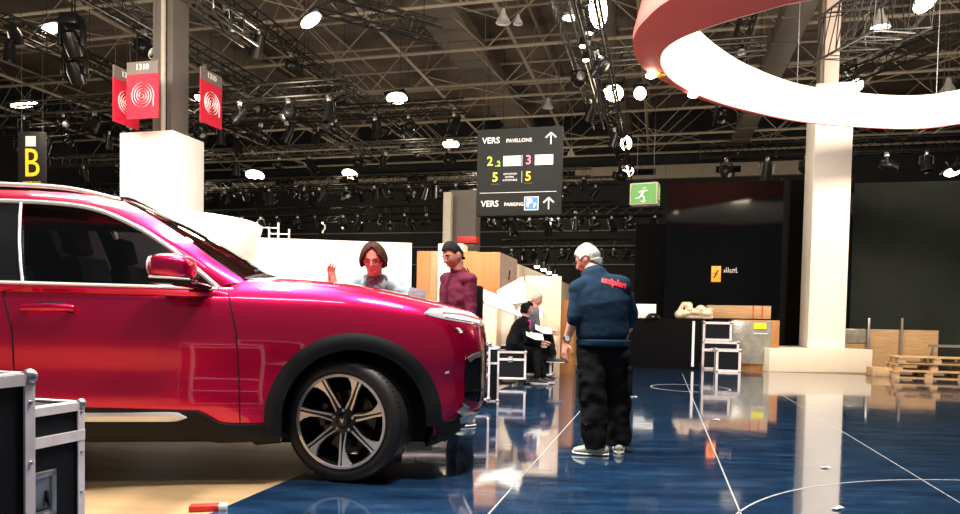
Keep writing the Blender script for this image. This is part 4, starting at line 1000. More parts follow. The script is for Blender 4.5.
# --- flight cases
def flight_case(w, d, h, label, loc, rz, lid=.0, handle=(0,), wheels=False, strip=.035, group=None, ball=.03, latch=0, side_handle=False):
    t = thing('flight_case', label, 'flight case', loc, rz, group)
    b = .1 if wheels else 0
    q = MB(); q.box((0, 0, b+(h-b)/2), (w-.012, d-.012, h-b-.012)); q.obj('panel', M['case_black'], t, smooth=0)
    e = strip; fr = MB()
    for x in (-1, 1):
        for y in (-1, 1):
            X, Y = x*w/2, y*d/2; fr.box((X-x*e/2, Y, b+(h-b)/2), (e, .006, h-b)); fr.box((X, Y-y*e/2, b+(h-b)/2), (.006, e, h-b))
    for z in (b, h):
        sg = -1 if z == h else 1
        for y in (-1, 1): fr.box((0, y*d/2, z+sg*e/2), (w, .006, e)); fr.box((0, y*(d/2-e/2), z), (w, e, .006))
        for x in (-1, 1): fr.box((x*w/2, 0, z+sg*e/2), (.006, d, e)); fr.box((x*(w/2-e/2), 0, z), (e, d, .006))
    if lid:
        for dz in (0,):
            for y in (-1, 1): fr.box((0, y*d/2, h-lid), (w, .010, e*1.25))
            for x in (-1, 1): fr.box((x*w/2, 0, h-lid), (.010, d, e*1.25))
    f_ = fr.obj('frame', M['alu'], t, smooth=0)
    q = MB()
    for i in range(int(h/.14)):
        for x in (-1, 1):
            for y in (-1, 1): q.ell((x*(w/2-e/2), y*(d/2+.004), b+.07+i*.14), (.006, .003, .006), nu=6, nv=4); q.ell((x*(w/2+.004), y*(d/2-e/2), b+.07+i*.14), (.003, .006, .006), nu=6, nv=4)
    rv = q.obj('rivets', M['steel'], f_); rv['kind'] = 'stuff'
    for x in (-1, 1):
        for y in (-1, 1):
            for z in (b, h):
                q = MB(); sg = 1 if z == b else -1
                q.ell((x*(w/2-ball*.35), y*(d/2-ball*.35), z+sg*ball*.35), (ball, ball, ball), nu=12, nv=8); q.obj('corner', M['steel'], t)
    for k in handle:                      # k: 0 front, 1 right side, 2 left
        if k == 0: c, X, N = V((0, -d/2-.004, h*.5)), V((1, 0, 0)), V((0, -1, 0))
        elif k == 1: c, X, N = V((w/2+.004, d*.16, h*.62)), V((0, 1, 0)), V((1, 0, 0))
        else: c, X, N = V((-w/2-.004, 0, h*.5)), V((0, -1, 0)), V((-1, 0, 0))
        a, bb = (.085, .065)
        if min(w, d) < .45: a, bb = .06, .045
        q = MB(); mt = Matrix((X, ZZ, N)).transposed()
        for s, z, ww, hh in ((0, 1, 2*a+.03, .02), (0, -1, 2*a+.03, .02)): q.box(c+ZZ*z*(bb+.005), (ww, hh, .012), m=mt, bev=.004)
        for s in (-1, 1): q.box(c+X*s*(a+.005), (.02, 2*bb+.03, .012), m=mt, bev=.004)
        q.box(c-N*.002, (2*a, 2*bb, .004), m=mt); hp = q.obj('handle_plate', M['steel'], t)
        q = MB(); q.limb([c+X*-a*.75+ZZ*.01, c+X*-a*.72-ZZ*bb*.6+N*.012, c+X*a*.72-ZZ*bb*.6+N*.012, c+X*a*.75+ZZ*.01], [.007]*4, 8); q.obj('grip', M['case_black'], hp)
    for i in range(latch):
        x = (-.5+(i+.5)/latch)*w*.9 if latch > 1 else 0
        q = MB(); q.box((x, -d/2-.008, h-lid), (.07, .012, .09), bev=.008); lt = q.obj('latch', M['steel'], t); q = MB(); q.limb([(x-.02, -d/2-.018, h-lid), (x+.02, -d/2-.018, h-lid)], [.008, .008], 8); q.obj('latch_key', M['chrome'], lt)
    if wheels:
        for x in (-1, 1):
            for y in (-1, 1):
                q = MB(); q.lathe([(0, -.015), (.045, -.015), (.048, 0), (.045, .015), (0, .015)], (x*(w/2-.07), y*(d/2-.07), .048), 'y', 16); q.box((x*(w/2-.07), y*(d/2-.07), .085), (.05, .05, .03)); q.obj('castor', M['rubber'], t)
    return t
# two big cases at the lower left: far right corner seen at px (33,370) and (83,398)
def case_by_corner(px, py, Y, w, d, **k):
    c = W(px, py, Y); h = c.z; u, v = UV(c); u -= w/2; v -= d/2
    return flight_case(w, d, h, loc=H(u, v, -.006) if False else V((H(u, v).x, H(u, v).y, -.006)), rz=HA, **k)
case_by_corner(34, 371, 1.62, .62, .72, label='nearest black flight case with pale metal edges, cut off by the left edge', handle=(0,), strip=.026, ball=.018, wheels=True)
case_by_corner(84, 400, 2.45, .60, .66, label='black flight case with a recessed handle and lid band, behind the nearest case', lid=.115, handle=(1,), strip=.028, ball=.018, wheels=True)
# small case under the seated pair
pc = G(511, 385); flight_case(.50, .62, .55, 'black flight case with silver edges that the woman in black sits on', V((pc.x, pc.y+.31, -.006)), R(-3), handle=(), lid=.13, latch=1, strip=.03, wheels=True)
pc = W(536, 372, 12.3); flight_case(.6, .55, .62, 'flight case half hidden behind the seated woman', V((pc.x, pc.y+.1, -.006)), R(-10), handle=(), wheels=True)
pc = G(488, 388); flight_case(.3, .5, .62, 'silver edged case standing between the car nose and the seated woman', V((pc.x-.03, pc.y+.75, -.006)), R(8), handle=(0,), lid=.2)
# --- black counter and goods on the far stage edge
vk = VF+.05
def fbox(px0, px1, pt, pb, v, d, m, name, label, cat, z0=None, bev=.006, smooth=30):
    ua, ub = UV(HP(px0, (pt+pb)/2, v))[0], UV(HP(px1, (pt+pb)/2, v))[0]; pm = (px0+px1)/2
    zt = HP(pm, pt, v).z; zb = HP(pm, pb, v).z if z0 is None else z0
    q = MB(); hbox(q, ua, ub, v, v+d, zb, zt, bev); o = q.obj(name, m, smooth=smooth); tag(o, label, cat); return o, ua, ub, zb, zt
o, ua, ub, zb, zt = fbox(596, 700, 319, 368, vk, .8, M['black_matt'], 'counter', 'long black counter right of the standing man', 'counter', z0=-.006)
q = MB(); hbox(q, UV(HP(692, 340, vk))[0], UV(HP(694.5, 340, vk))[0], vk-.012, vk, 0.06, zt-.03); q.obj('white_strip', M['white_gloss'], o, smooth=0)
q = MB(); hbox(q, ua, ub, vk-.01, vk+.81, zt, zt+.02); q.obj('counter_top', M['gloss_black'], o, smooth=0)
ztc = zt+.02
fbox(636, 656, 304, 317, vk+.2, .4, M['white_gloss'], 'white_box', 'bright white box standing on the black counter', 'box', z0=ztc)
c = HP(653, 316, vk+.08); q = MB(); q.lathe([(.17, 0), (.17, .03), (.11, .10), (.05, .12), (0, .12)], (0, 0, 0), n=20); o = q.obj('desk_lamp_base', M['gloss_black']); o.location = (c.x, c.y, ztc); tag(o, 'small black domed object in front of the white box', 'object')
# wrapped bundle
q = MB(); random.seed(5); base = HP(693, 318, vk+.35)
for k in range(9): 
    a = k/8; q.ell((-.30+.62*a, 0, .09+.14*math.sin(a*2.6)*(.6+.4*math.cos(k*2.1))), (.12, .12, .07+.03*math.cos(k)))
q.limb([(-.3, 0, .2), (-.22, 0, .34), (-.12, 0, .36)], [.05, .05, .03]); q.limb([(-.1, 0, .05), (-.1, 0, .3)], [.06, .09]); q.limb([(.15, 0, .2), (.42, 0, .22)], [.06, .03])
q.limb([(-.36, 0, .05), (.4, 0, .04)], [.05, .05])
o = q.obj('wrapped_bundle', M['plastic_wrap']); bake(o, [('REMESH', dict(mode='VOXEL', voxel_size=.02)), ('SMOOTH', dict(iterations=3))]); o.data.polygons.foreach_set('use_smooth', [True]*len(o.data.polygons))
o.location = (base.x, base.y, ztc+.01); o.rotation_euler = (0, 0, HA); tag(o, 'lumpy cream wrapped bundle lying on the counter\'s right end', 'bundle')
# crates right of the counter
k1 = fbox(703, 733, 323, 341, vk+.15, .5, M['case_black'], 'tmp', '', '')[0]; bpy.data.objects.remove(k1)
def vcase(px0, px1, pt, pb, v, d, label, z0=None, **k):
    ua, ub = UV(HP(px0, (pt+pb)/2, v))[0], UV(HP(px1, (pt+pb)/2, v))[0]; pm = (px0+px1)/2
    zt = HP(pm, pt, v).z; zb = HP(pm, pb, v).z if z0 is None else z0; c = H((ua+ub)/2, v+d/2, zb)
    flight_case(ub-ua, d, zt-zb, label, c, HA, handle=k.pop('handle', ()), strip=.05, ball=.04, **k); return zt
za = vcase(702, 739, 341.5, 362, VF+.25, .6, 'lower flight case with two silver catches right of the counter', z0=-.006, latch=2, lid=.2)
vcase(703, 732, 322, 341, VF+.25, .5, 'upper flight case stacked right of the counter end', z0=za+.012)
vcase(716, 741, 349.5, 366, VF-.45, .45, 'small black flight case in front of the stacked pair', z0=0, latch=0)
ob, _, _, _, zo = fbox(733, 779, 320, 366, VF+.45, .7, M['orange_ply'], 'plywood_crate', 'orange plywood crate with its front wrapped in grey film', 'crate', z0=-.006)
q = MB(); ua, ub = UV(HP(732, 340, VF+.42))[0], UV(HP(771, 340, VF+.42))[0]; hbox(q, ua, ub, VF+.40, VF+.44, .14, zo-.02, .01); fm = q.obj('film_sheet', M['foil'], ob)
q = MB(); a = HP(760, 326, VF+.39); q.box(a, (.27, .012, .14), HA); q.obj('yellow_label', M['yellow'], fm)
q = MB(); q.box(a+V((.02, 0, -.17)), (.30, .008, .02), HA); q.obj('label_tape', M['paper'], fm)
oo, ua, ub, za_, zb_ = fbox(707, 771, 305.5, 318.5, VF+1.2, .5, M['ply'], 'long_crate', 'long pale plywood crate lying behind the stacked flight cases', 'crate')
q = MB(); hbox(q, ua+.1, ub-.1, VF+1.25, VF+1.65, -.006, za_); st_ = q.obj('crate_stand', M['case_black']); tag(st_, 'dark base carrying the long pale crate', 'stand')
for i in (.72, .86):
    q = MB(); hbox(q, ua+(ub-ua)*i, ua+(ub-ua)*i+.02, VF+1.188, VF+1.2, za_, zb_); q.obj('red_strap', M['red_tape'], oo)
# boards and pallets at the right
wb, ua, ub, za_, zb_ = fbox(838, 938, 329.5, 368, vb-.35, .06, M['ply'], 'plywood_board', 'long plywood board leaning up behind the pallets', 'board', z0=-.006)
fl_, _, _, _, _ = fbox(842, 867, 329, 343, vb-.375, .02, M['foil'], 'plastic_sheet', 'shiny plastic sheet on the plywood board\'s left end', 'plastic sheet')
for px, nm in ((868.5, 'pale'), (901.5, 'dark')):
    o = fbox(px-1, px+1.2, 318, 368, vb-.5, .05, M['steel'] if nm == 'pale' else M['duct'], 'post', '%s thin post standing before the plywood board' % nm, 'post', z0=-.006)
def pallet(px0, px1, z, v, label, d=.8):
    ua, ub = UV(HP(px0, 360, v))[0], UV(HP(px1, 360, v))[0]; w = ub-ua; c = H((ua+ub)/2, v+d/2, z)
    t = thing('pallet', label, 'pallet', c, HA)
    for j in range(5): q = MB(); q.box((0, -d/2+.06+j*(d-.12)/4, .133), (w, .10, .022), bev=.003); q.obj('deck_board', M['pallet'], t)
    for x in (-.5, 0, .5):
        for y in (-.5, 0, .5): q = MB(); q.box((x*(w-.14), y*(d-.12), .06), (.14, .10, .08)); q.obj('block', M['pallet'], t)
    for y in (-.5, 0, .5): q = MB(); q.box((0, y*(d-.12), .01), (w, .10, .02)); q.obj('skid', M['pallet'], t)
    for x in (-.5, 0, .5): q = MB(); q.box((x*(w-.14), 0, .111), (.10, d, .022)); q.obj('cross_board', M['pallet'], t)
vpal = VF-.35
pallet(893, 968, 0, vpal, 'bottom pallet of the stack at the right edge'); pallet(896, 975, .146, vpal+.06, 'middle pallet of the stack at the right edge'); pallet(899, 978, .292, vpal+.02, 'top pallet of the stack at the right edge')
fbox(873, 897, 368, 371.5, VF-.15, .5, M['pallet'], 'wood_plank', 'loose wooden planks lying between plinth and pallets', 'plank', z0=0)
t = thing('trestle', 'dark folding trestle behind the pallets at the right edge', 'trestle', HP(950, 345, vb-.8), HA); t.location.z = -.006
q = MB(); q.box((0, 0, .62), (.9, .06, .06)); q.obj('beam', M['duct'], t)
for s in (-1, 1):
    q = MB(); q.bar((s*.35, 0, .6), (s*.42, -.2, 0), .02); q.obj('leg', M['duct'], t); q = MB(); q.bar((s*.35, 0, .6), (s*.42, .2, 0), .02); q.obj('leg', M['duct'], t)
# --- white partition wall beyond the car
pr = W(412, 243, 11.6); dr = V((math.cos(R(9)), math.sin(R(9)), 0)); nr = V((-dr.y, dr.x, 0)); L = 5.2; zt = pr.z
q = MB(); c = pr-dr*L/2+nr*.35; q.box((c.x, c.y, zt/2), (L, .7, zt), R(9), bev=.01); tag(q.obj('partition', M['white_paint'], smooth=30), 'long low white partition behind the man with the scarf', 'partition')
q = MB(); 
for i in range(12):
    p = pr-dr*(.1+random.random()*.7)-nr*.004; p.z = 1.5+random.random()*.4; q.limb([p, p+dr*.06+V((0, 0, random.uniform(-.07, .07)))], [.005, .005], 5)
o = q.obj('scribble', M['blue_mark'], None); tag(o, 'blue pen scribbles near the partition\'s right end', 'marks')
def bx2(px0, px1, pt, Y, d, m, name, label, cat, rz=HA, z0=-.006, zpx=None):
    a, b = W(px0, 300, Y), W(px1, 300, Y); zt = W((px0+px1)/2, pt, Y).z
    if zpx: z0 = W((px0+px1)/2, zpx, Y).z
    w = (b-a).length/math.cos(rz) if abs(math.cos(rz)) > .2 else (b-a).length; c = (a+b)/2; q = MB(); q.box((0, d/2, (zt-z0)/2), (w, d, zt-z0), bev=.008); o = q.obj(name, m, smooth=30); o.location = (c.x, c.y, z0); o.rotation_euler = (0, 0, rz); tag(o, label, cat); return o
bx2(416, 431, 251, 13.6, .1, M['orange_ply'], 'wooden_screen', 'orange wooden panel just right of the white partition', 'panel')
bx2(430, 438, 251, 13.5, .12, M['ply'], 'wooden_screen', 'narrow pale wooden panel beside the scribbled white post', 'panel')
o = bx2(437, 462, 243.5, 12.6, .45, M['white_paint'], 'clad_post', 'white clad post with blue scribbles behind the man in maroon', 'post', R(-10))
q = MB(); random.seed(9)
for i in range(16):
    x, z = random.uniform(-.16, .12), random.uniform(1.1, 2.3); q.limb([(x, -.006, z), (x+.07, -.006, z+random.uniform(-.09, .09))], [.007, .007], 5)
q.obj('scribble', M['blue_mark'], o)
bx2(459, 476, 251, 13.4, .3, M['orange_ply'], 'wooden_screen', 'orange wooden panel between the scribbled post and the crate', 'panel')
bx2(447, 474, 190, 17.5, .5, M['col_steel'], 'hall_column', 'grey hall column behind the direction sign\'s left edge', 'column')
bx2(441.5, 449, 192, 17.2, .2, M['cream_band'], 'hall_pipe', 'pale vertical pipe casing left of the grey column by the direction sign', 'pipe')
bx2(456, 475, 236, 16.6, .3, M['red_tape'], 'red_cabinet', 'red box band at the foot of the grey column above the white post', 'box', zpx=243)
a = W(500, 252, 12.2); ua, va = UV(a)
q = MB(); hbox(q, ua-.66, ua, va, va+1.5, 1.35, a.z, .01); cr_ = q.obj('plywood_crate', [M['orange_ply']], smooth=30); tag(cr_, 'orange wooden crate with grey-brown side and black logo on top of goods', 'crate')
q = MB(); hbox(q, ua-.002, ua+.006, va+.01, va+1.49, 1.36, a.z-.01); sd_ = q.obj('side_board', M['crate_side'], cr_, smooth=0)
q = MB(); random.seed(11)
for k in range(4):
    q.ell(H(ua+.012, va+.82+.10*math.sin(k*2), 1.62+k*.10), (.012, .07+.02*(k % 2), .045))
q.limb([H(ua+.012, va+.7, 1.55), H(ua+.012, va+1.0, 1.6)], [.018, .018], 6); q.obj('logo', M['dark_ink'], sd_)
q = MB(); hbox(q, ua-.62, ua-.04, va+.04, va+1.4, -.006, 1.35, .02); tag(q.obj('wrapped_pallet_load', M['plastic_wrap']), 'pale wrapped load under the orange crate', 'pallet load')
a = W(516, 263, 14.0); uf, vf = UV(a); q = MB(); hbox(q, uf-.1, uf, vf, vf+11, -.006, a.z); tag(q.obj('partition', M['white_paint'], smooth=0), 'far white partition receding behind the crate and the wrapped pallet', 'partition')
for k, (px, py) in enumerate(((537, 266), (543.5, 269), (549, 272), (555, 275))):
    p = W(px, py, 21+k*.8); t = thing('spotlight', '%s from the left of four small lit spotlights above the wrapped pallet' % ('first', 'second', 'third', 'fourth')[k], 'spotlight', p)
    q = MB(); q.lathe([(0, .2), (.08, .19), (.1, 0), (.09, 0), (0, .02)], n=12); q.obj('can', M['lamp_black'], t)
    q = MB(); q.ell((0, 0, -.02), (.085, .085, .05)); q.obj('lens', M['lamp_glow'], t)
    q = MB(); q.bar((0, 0, .2), (0, 0, 4.3-p.z), .01); q.obj('drop_rod', M['truss_black'], t)
pc = W(441, 345, 8.6); flight_case(1.15, .6, .78, 'long black flight case added mostly unseen behind the bonnet to darken the floor reflection', V((pc.x, pc.y, 0.0 if UV(pc)[0] > EU else -.006)), R(6), handle=(0,), lid=.2, strip=.022, wheels=True)  # added case, keeps bright goods out of the reflection under the car
pc = W(483, 345, 9.3); flight_case(.36, .6, .70, 'narrow black flight case just behind the car nose', V((pc.x, pc.y, -.006)), R(6), handle=(), lid=.2, strip=.022)
# white foam sheets
def sheet(P4, label, sag=.06, n=10, m=M['white_gloss'], name='foam_sheet'):
    a, b, c, d = [V(p) for p in P4]; q = MB(); rows = []
    for i in range(n+1):
        row = []
        for j in range(n+1):
            s, t_ = i/n, j/n; p = (a*(1-s)+b*s)*(1-t_)+(d*(1-s)+c*s)*t_; p.z -= sag*math.sin(math.pi*s)*math.sin(math.pi*t_)+.02*noise.noise(p*3); row.append(p)
        rows.append(row)
    q.grid(rows); o = q.obj(name, m); bake(o, [('SOLIDIFY', dict(thickness=.03))]); tag(o, label, 'foam sheet'); return o
sheet((W(474, 288, 10.9), W(503, 298, 10.7), W(521, 318, 10.4), W(486, 304, 10.5)), 'long white foam sheet sloping down behind the man in maroon', -.02)
sheet((W(497, 293, 11.2), W(523, 277, 11.5), W(527, 303, 11.1), W(505, 306, 10.9)), 'peaked white foam sheet standing up before the orange crate', -.05)
lo_ = bx2(478, 514, 305, 12.6, .5, M['white_paint'], 'pallet_load', 'white boxed goods under the foam sheets', 'pallet load', R(-5), z0=.62)
pc = W(496, 345, 12.6); flight_case(.72, .6, .62, 'black flight case under the white boxed goods', V((pc.x, pc.y+.3, -.006)), R(-5), handle=(0,), lid=.2)
for k, (px, py) in enumerate(((492, 288), (500, 290))):
    pass
# wrapped pallet, orange boards beneath
t0 = bx2(525, 561, 276, 13.2, .6, M['plastic_wrap'], 'wrapped_pallet', 'tall pallet load wrapped in cream film left of the standing man', 'pallet load', R(-4))
bx2(543, 558, 318, 12.7, .3, M['plastic_wrap'], 'wrapped_carton', 'smaller wrapped carton in front of the tall wrapped pallet', 'carton', R(6))
bx2(558, 574, 300, 13.9, .4, M['orange_ply'], 'plywood_crate', 'orange crate just behind the standing man\'s hanging arm', 'crate')
bx2(518, 543, 308, 13.0, .15, M['white_gloss'], 'foam_board', 'bright white foam board behind the seated pair', 'board', R(-2))
# --- white drum counter and scaffold behind the windscreen
cD = W(160, 300, 9.6); q = MB()
q.lathe([(0, 2.32), (1.30, 2.32), (1.34, 2.30), (1.33, 2.26), (1.24, 1.9), (1.05, 1.55), (.8, 1.2), (.6, .6), (.6, 0), (0, 0)], (0, 0, 0), n=72)
o = q.obj('white_drum', M['white_gloss'], smooth=40); o.location = (cD.x, cD.y, -.006); tag(o, 'big round white drum structure behind the car windscreen', 'drum')
ps = W(273, 300, 9.7); t = thing('scaffold_tower', 'narrow pale scaffold tower between the white drum and the man with the scarf', 'scaffold', (ps.x, ps.y, -.006), R(4))
zt = W(273, 229, 9.7).z
for x in (-.14, .14):
    for y in (-.35, .35): q = MB(); q.bar((x, y, .0), (x, y, zt+.05), .014, 8); q.obj('upright', M['satin'], t)
for i in range(9):
    z = zt-.02-.24*i
    for y in (-.35, .35):
        q = MB(); q.bar((-.14, y, z), (.14, y, z), .007, 6); q.obj('rung', M['satin'], t)
for z in (zt-.3, zt-1.2): 
    for x in (-.14, .14): q = MB(); q.bar((x, -.35, z), (x, .35, z), .008, 6); q.obj('brace', M['satin'], t)
q = MB(); q.box((0, 0, zt-.78), (.26, .7, .03)); q.obj('platform', M['ply'], t)

# ================================================================== PEOPLE
HF = 0
def frame(fwd, up=(0, 0, 1)):
    y = V(fwd).normalized(); x = y.cross(V(up)).normalized(); z = x.cross(y).normalized(); return Matrix((x, y, z)).transposed()
def headpt(d, grow=0.0):
    """unit direction -> skin point, head-local: x right, y forward, z up"""
    x, y, z = d.x*.074, d.y*.094, d.z*.118
    if z < 0:
        t = min(1, -z/.118); x *= 1-.34*t*t-.06*t; 
        if y < 0: y *= 1-.62*t**1.1
        else: y *= 1-.03*t
        if y > 0 and z < -.07: y += .010*math.exp(-((x/.022)**2))*min(1, (-.07-z)/.03)
    if y > .03: y *= .96
    g = lambda cx, cz, sx, sz: math.exp(-((x-cx)/sx)**2-((z-cz)/sz)**2)
    if d.y > 0:
        y += .024*g(0, -.022, .0105, .020)+.012*g(0, -.004, .008, .024)+.006*g(0, .030, .045, .010)
        y -= .010*(g(.031, .008, .017, .011)+g(-.031, .008, .017, .011))
        y += .005*g(0, -.058, .022, .007)+.004*g(0, -.068, .018, .006)-.003*g(0, -.0625, .02, .003)
        y += .004*(g(.042, -.022, .02, .02)+g(-.042, -.022, .02, .02)); x *= 1+.02*g(0, -.02, 1, .03)
    return V((x, y, z))*(1+grow)
def headgrid(q, c, Rm, s, nu=56, nv=44):
    rows = []
    for i in range(nv+1):
        th = math.pi*i/nv; rows.append([c+Rm @ (headpt(V((math.sin(th)*math.cos(2*math.pi*j/nu), math.sin(th)*math.sin(2*math.pi*j/nu), math.cos(th))))*s) for j in range(nu)])
    q.grid(rows, closed=True)
def hair(name, c, Rm, s, m, parent, front=.062, side=-.005, back=-.075, vol=.012, seed=1, top=.0, part=.0, wx=1.0):
    nu, nv = 72, 52; q = MB(); keep = {}; vs = []; fs = []
    for i in range(nv+1):
        th = math.pi*i/nv
        for j in range(nu):
            ph = 2*math.pi*j/nu; d = V((math.sin(th)*math.cos(ph), math.sin(th)*math.sin(ph), math.cos(th)))
            p = headpt(V((d.x, min(d.y, .6) if False else d.y, d.z)))
            a = max(0.0, d.y)                       # 1 at the face
            if d.y > .35: lim = side+(front-side)*min(1, (d.y-.35)/.25)
            elif d.y > -.3: lim = side-.0
            else: lim = side+(back-side)*min(1, (-.3-d.y)/.35)
            if d.y > .35 and part: lim = (front+.018)-part*min(1, (abs(p.x)/.062))**1.6
            lim += .006*noise.noise(V((ph*4, seed, 0)))
            keep[(i, j % nu)] = p.z > lim
            if p.z < -.03 and d.y <= 0: p = V((d.x*.076, d.y*.098, p.z))
            nz = noise.noise(V((p.x*28+seed, p.y*28, p.z*12)))*.006+noise.noise(V((ph*9+seed, p.z*6, 0)))*.005
            up_ = max(0, p.z/.118); g = vol+nz+top*up_*max(0, .4+d.y)
            p = p+V((d.x, d.y, d.z*.9))*g; p.x *= wx; vs.append(c+Rm @ (p*s))
    for i in range(nv):
        for j in range(nu):
            k = [(i, j), (i+1, j), (i+1, (j+1) % nu), (i, (j+1) % nu)]
            if all(keep[a] for a in k): fs.append(tuple(a*nu+b for a, b in k))
    q.add(vs, fs); o = q.obj(name, m, parent, smooth=80)
    bm = bmesh.new(); bm.from_mesh(o.data); bmesh.ops.delete(bm, geom=[v for v in bm.verts if not v.link_faces], context='VERTS'); bm.to_mesh(o.data); bm.free()
    bake(o, [('SOLIDIFY', dict(thickness=(vol+.006)*s, offset=-1))]); return o
def hand(q, w, hd, pn, s=1.0, curl=.5, spread=.10, left=True):
    """palm, four fingers of different lengths and a thumb off the side of the palm"""
    hd = V(hd).normalized(); pn = V(pn); pn = (pn-hd*pn.dot(hd)).normalized(); sd = hd.cross(pn).normalized()
    if not left: sd = -sd
    kn = w+hd*.092*s
    q.limb([w-hd*.02*s, w+hd*.02*s, w+hd*.055*s, kn], [(.027*s, .019*s), (.033*s, .017*s), (.041*s, .015*s), (.040*s, .012*s)], 12, side=sd)
    for k, L in enumerate((.074, .083, .077, .060)):
        o = (1.5-k)*.0195*s; b = kn+sd*o-hd*(.004*abs(k-1.2))*s; d = (hd+sd*(1.5-k)*spread).normalized(); P = [b-hd*.03*s, b]; p = b
        for j, f_ in enumerate((.45, .31, .24)):
            a = curl*(j+.6)*.85; dd = d*math.cos(a)+pn*math.sin(a); p = p+dd*L*f_*s; P.append(p)
        q.limb(P, [.0092*s, .0092*s, .0088*s, .0082*s, .0072*s], 8)
    b = w+hd*.022*s+sd*.026*s+pn*.004; P = [w+hd*.012*s+sd*.012*s, b, b+(hd*.62+sd*.66+pn*.25).normalized()*.040*s]; P.append(P[-1]+(hd*.85+sd*.25+pn*.40).normalized()*.032*s); P.append(P[-1]+(hd*.9+pn*.5).normalized()*.024*s)
    q.limb(P, [.014*s, .0135*s, .0115*s, .0105*s, .0085*s], 8)
def remesh(o, vox, sm=2, disp=None, smooth_angle=80):
    mods = [('REMESH', dict(mode='VOXEL', voxel_size=vox)), ('SMOOTH', dict(iterations=sm, factor=.5))]
    if disp:
        tx = bpy.data.textures.new('cloth_folds', 'CLOUDS'); tx.noise_scale = disp[1]; tx.noise_depth = 1
        mods.append(('DISPLACE', dict(texture=tx, strength=disp[0], mid_level=.5)))
        mods.append(('SMOOTH', dict(iterations=2, factor=.5)))
    bake(o, mods); o.data.polygons.foreach_set('use_smooth', [True]*len(o.data.polygons)); return o
def torso(q, J, gx, wid=1.0, bot=0.0, lo=None):
    """stacked elliptical sections from hips to neck; gx is added to every radius"""
    P, C, N = V(J['pelvis']), V(J['chest']), V(J['neck']); sh = (V(J['shR'])-V(J['shL'])); hp = (V(J['hipR'])-V(J['hipL']))
    sh.normalize(); hp.normalize(); W_ = P.lerp(C, .5); hw = (V(J['shR'])-V(J['shL'])).length/2
    sec = [(P-(C-P).normalized()*.07, .135, .095, hp), (P, .168*wid, .118, hp), (P.lerp(C, .3), .160*wid, .115, hp), (P.lerp(C, .6), .155*wid, .11, hp.lerp(sh, .5)), (C, .168*wid, .118, sh), (C.lerp(N, .4), .172*wid, .108, sh), (C.lerp(N, .72), hw*.86, .085, sh), (C.lerp(N, .92), .085, .065, sh)]
    if lo is not None: sec = [k for k in sec[lo:]]
    q.limb([a for a, _, _, _ in sec], [(w+gx, d+gx) for _, w, d, _ in sec], 24, side=[s for _, _, _, s in sec])
    for k in ('shL', 'shR'): q.limb([C.lerp(N, .62), V(J[k])], [.075+gx, .058+gx], 14)
def person(label, J, look, up, skin, s=1.0, vox=.008, group=None, name='person'):
    base = (V(J['ankL'])+V(J['ankR']))/2; t = thing(name, label, 'person'); t.location = (0, 0, 0)
    q = MB(); torso(q, J, -.012, J.get('wid', 1.0))
    c = V(J['head']); Rm = frame(look, up); headgrid(q, c, Rm, s)
    for k in (-1, 1): q.ell(c+Rm @ V((k*.073*s, -.008*s, -.004*s)), (.008*s, .018*s, .031*s), Rm)
    q.limb([V(J['neck'])-V((0, 0, .04)), V(J['neck'])+(c-V(J['neck']))*.3, c+Rm @ V((0, -.022*s, -.06*s))], [.068, .056*s, .055*s], 16)
    for k in ('L', 'R'):
        a, b, w = V(J['sh'+k]), V(J['el'+k]), V(J['wr'+k])
        q.limb([a, a.lerp(b, .5), b], [.052, .046, .039], 14); q.limb([b, b.lerp(w, .3), b.lerp(w, .75), w], [.039, .041, .031, .026], 14)
        hd, pn, curl = J['hand'+k]; hand(q, w, hd, pn, s*J.get('hs', 1), curl, left=(k == 'L'))
        h, kn, an = V(J['hip'+k]), V(J['kn'+k]), V(J['ank'+k]); q.limb([h, h.lerp(kn, .4), kn], [.082, .075, .052], 14); q.limb([kn, kn.lerp(an, .35), an], [.05, .052, .036], 14)
        to = V(J['toe'+k]); q.limb([an-V((0, 0, .03)), an.lerp(to, .5)-V((0, 0, .03)), to+V((0, 0, -.005))], [.034, .032, .026], 10)
    o = q.obj('body', skin, t, smooth=0); remesh(o, vox, 1)
    for k in (-1, 1):
        q = MB(); q.ell(c+Rm @ V((k*.031*s, .0745*s, .007*s)), (.0115*s, .009*s, .0055*s), Rm); e = q.obj('eye', M['dark_ink'], t)
    q = MB(); q.limb([c+Rm @ (V((-.023, .086, -.0625))*s), c+Rm @ (V((0, .0925, -.061))*s), c+Rm @ (V((.023, .086, -.0625))*s)], [.0028*s, .005*s, .0028*s], 8); q.obj('mouth', M['lips'], t)
    return t, c, Rm
def brows(t, c, Rm, s, m):
    for k in (-1, 1):
        q = MB(); q.limb([c+Rm @ (V((k*.014, .091, .024))*s), c+Rm @ (V((k*.030, .090, .029))*s), c+Rm @ (V((k*.046, .078, .024))*s)], [.0035*s, .0042*s, .0028*s], 6); q.obj('eyebrow', m, t)
def glasses(t, c, Rm, s, m, low=0.0):
    q = MB()
    for k in (-1, 1):
        ring = [c+Rm @ (V((k*.031+.0215*math.cos(a), .102-.25*abs(.0215*math.cos(a)*1.0)*0, .004-low+.015*math.sin(a)))*s) for a in [i*math.pi/10 for i in range(21)]]
        q.tube(ring, .0017*s, 5, cap=False); q.bar(c+Rm @ (V((k*.0525, .102, .008-low))*s), c+Rm @ (V((k*.078, .0, .008))*s), .0016*s, 5)
    q.bar(c+Rm @ (V((-.0095, .102, .006-low))*s), c+Rm @ (V((.0095, .102, .006-low))*s), .0017*s, 5); q.obj('glasses', m, t)
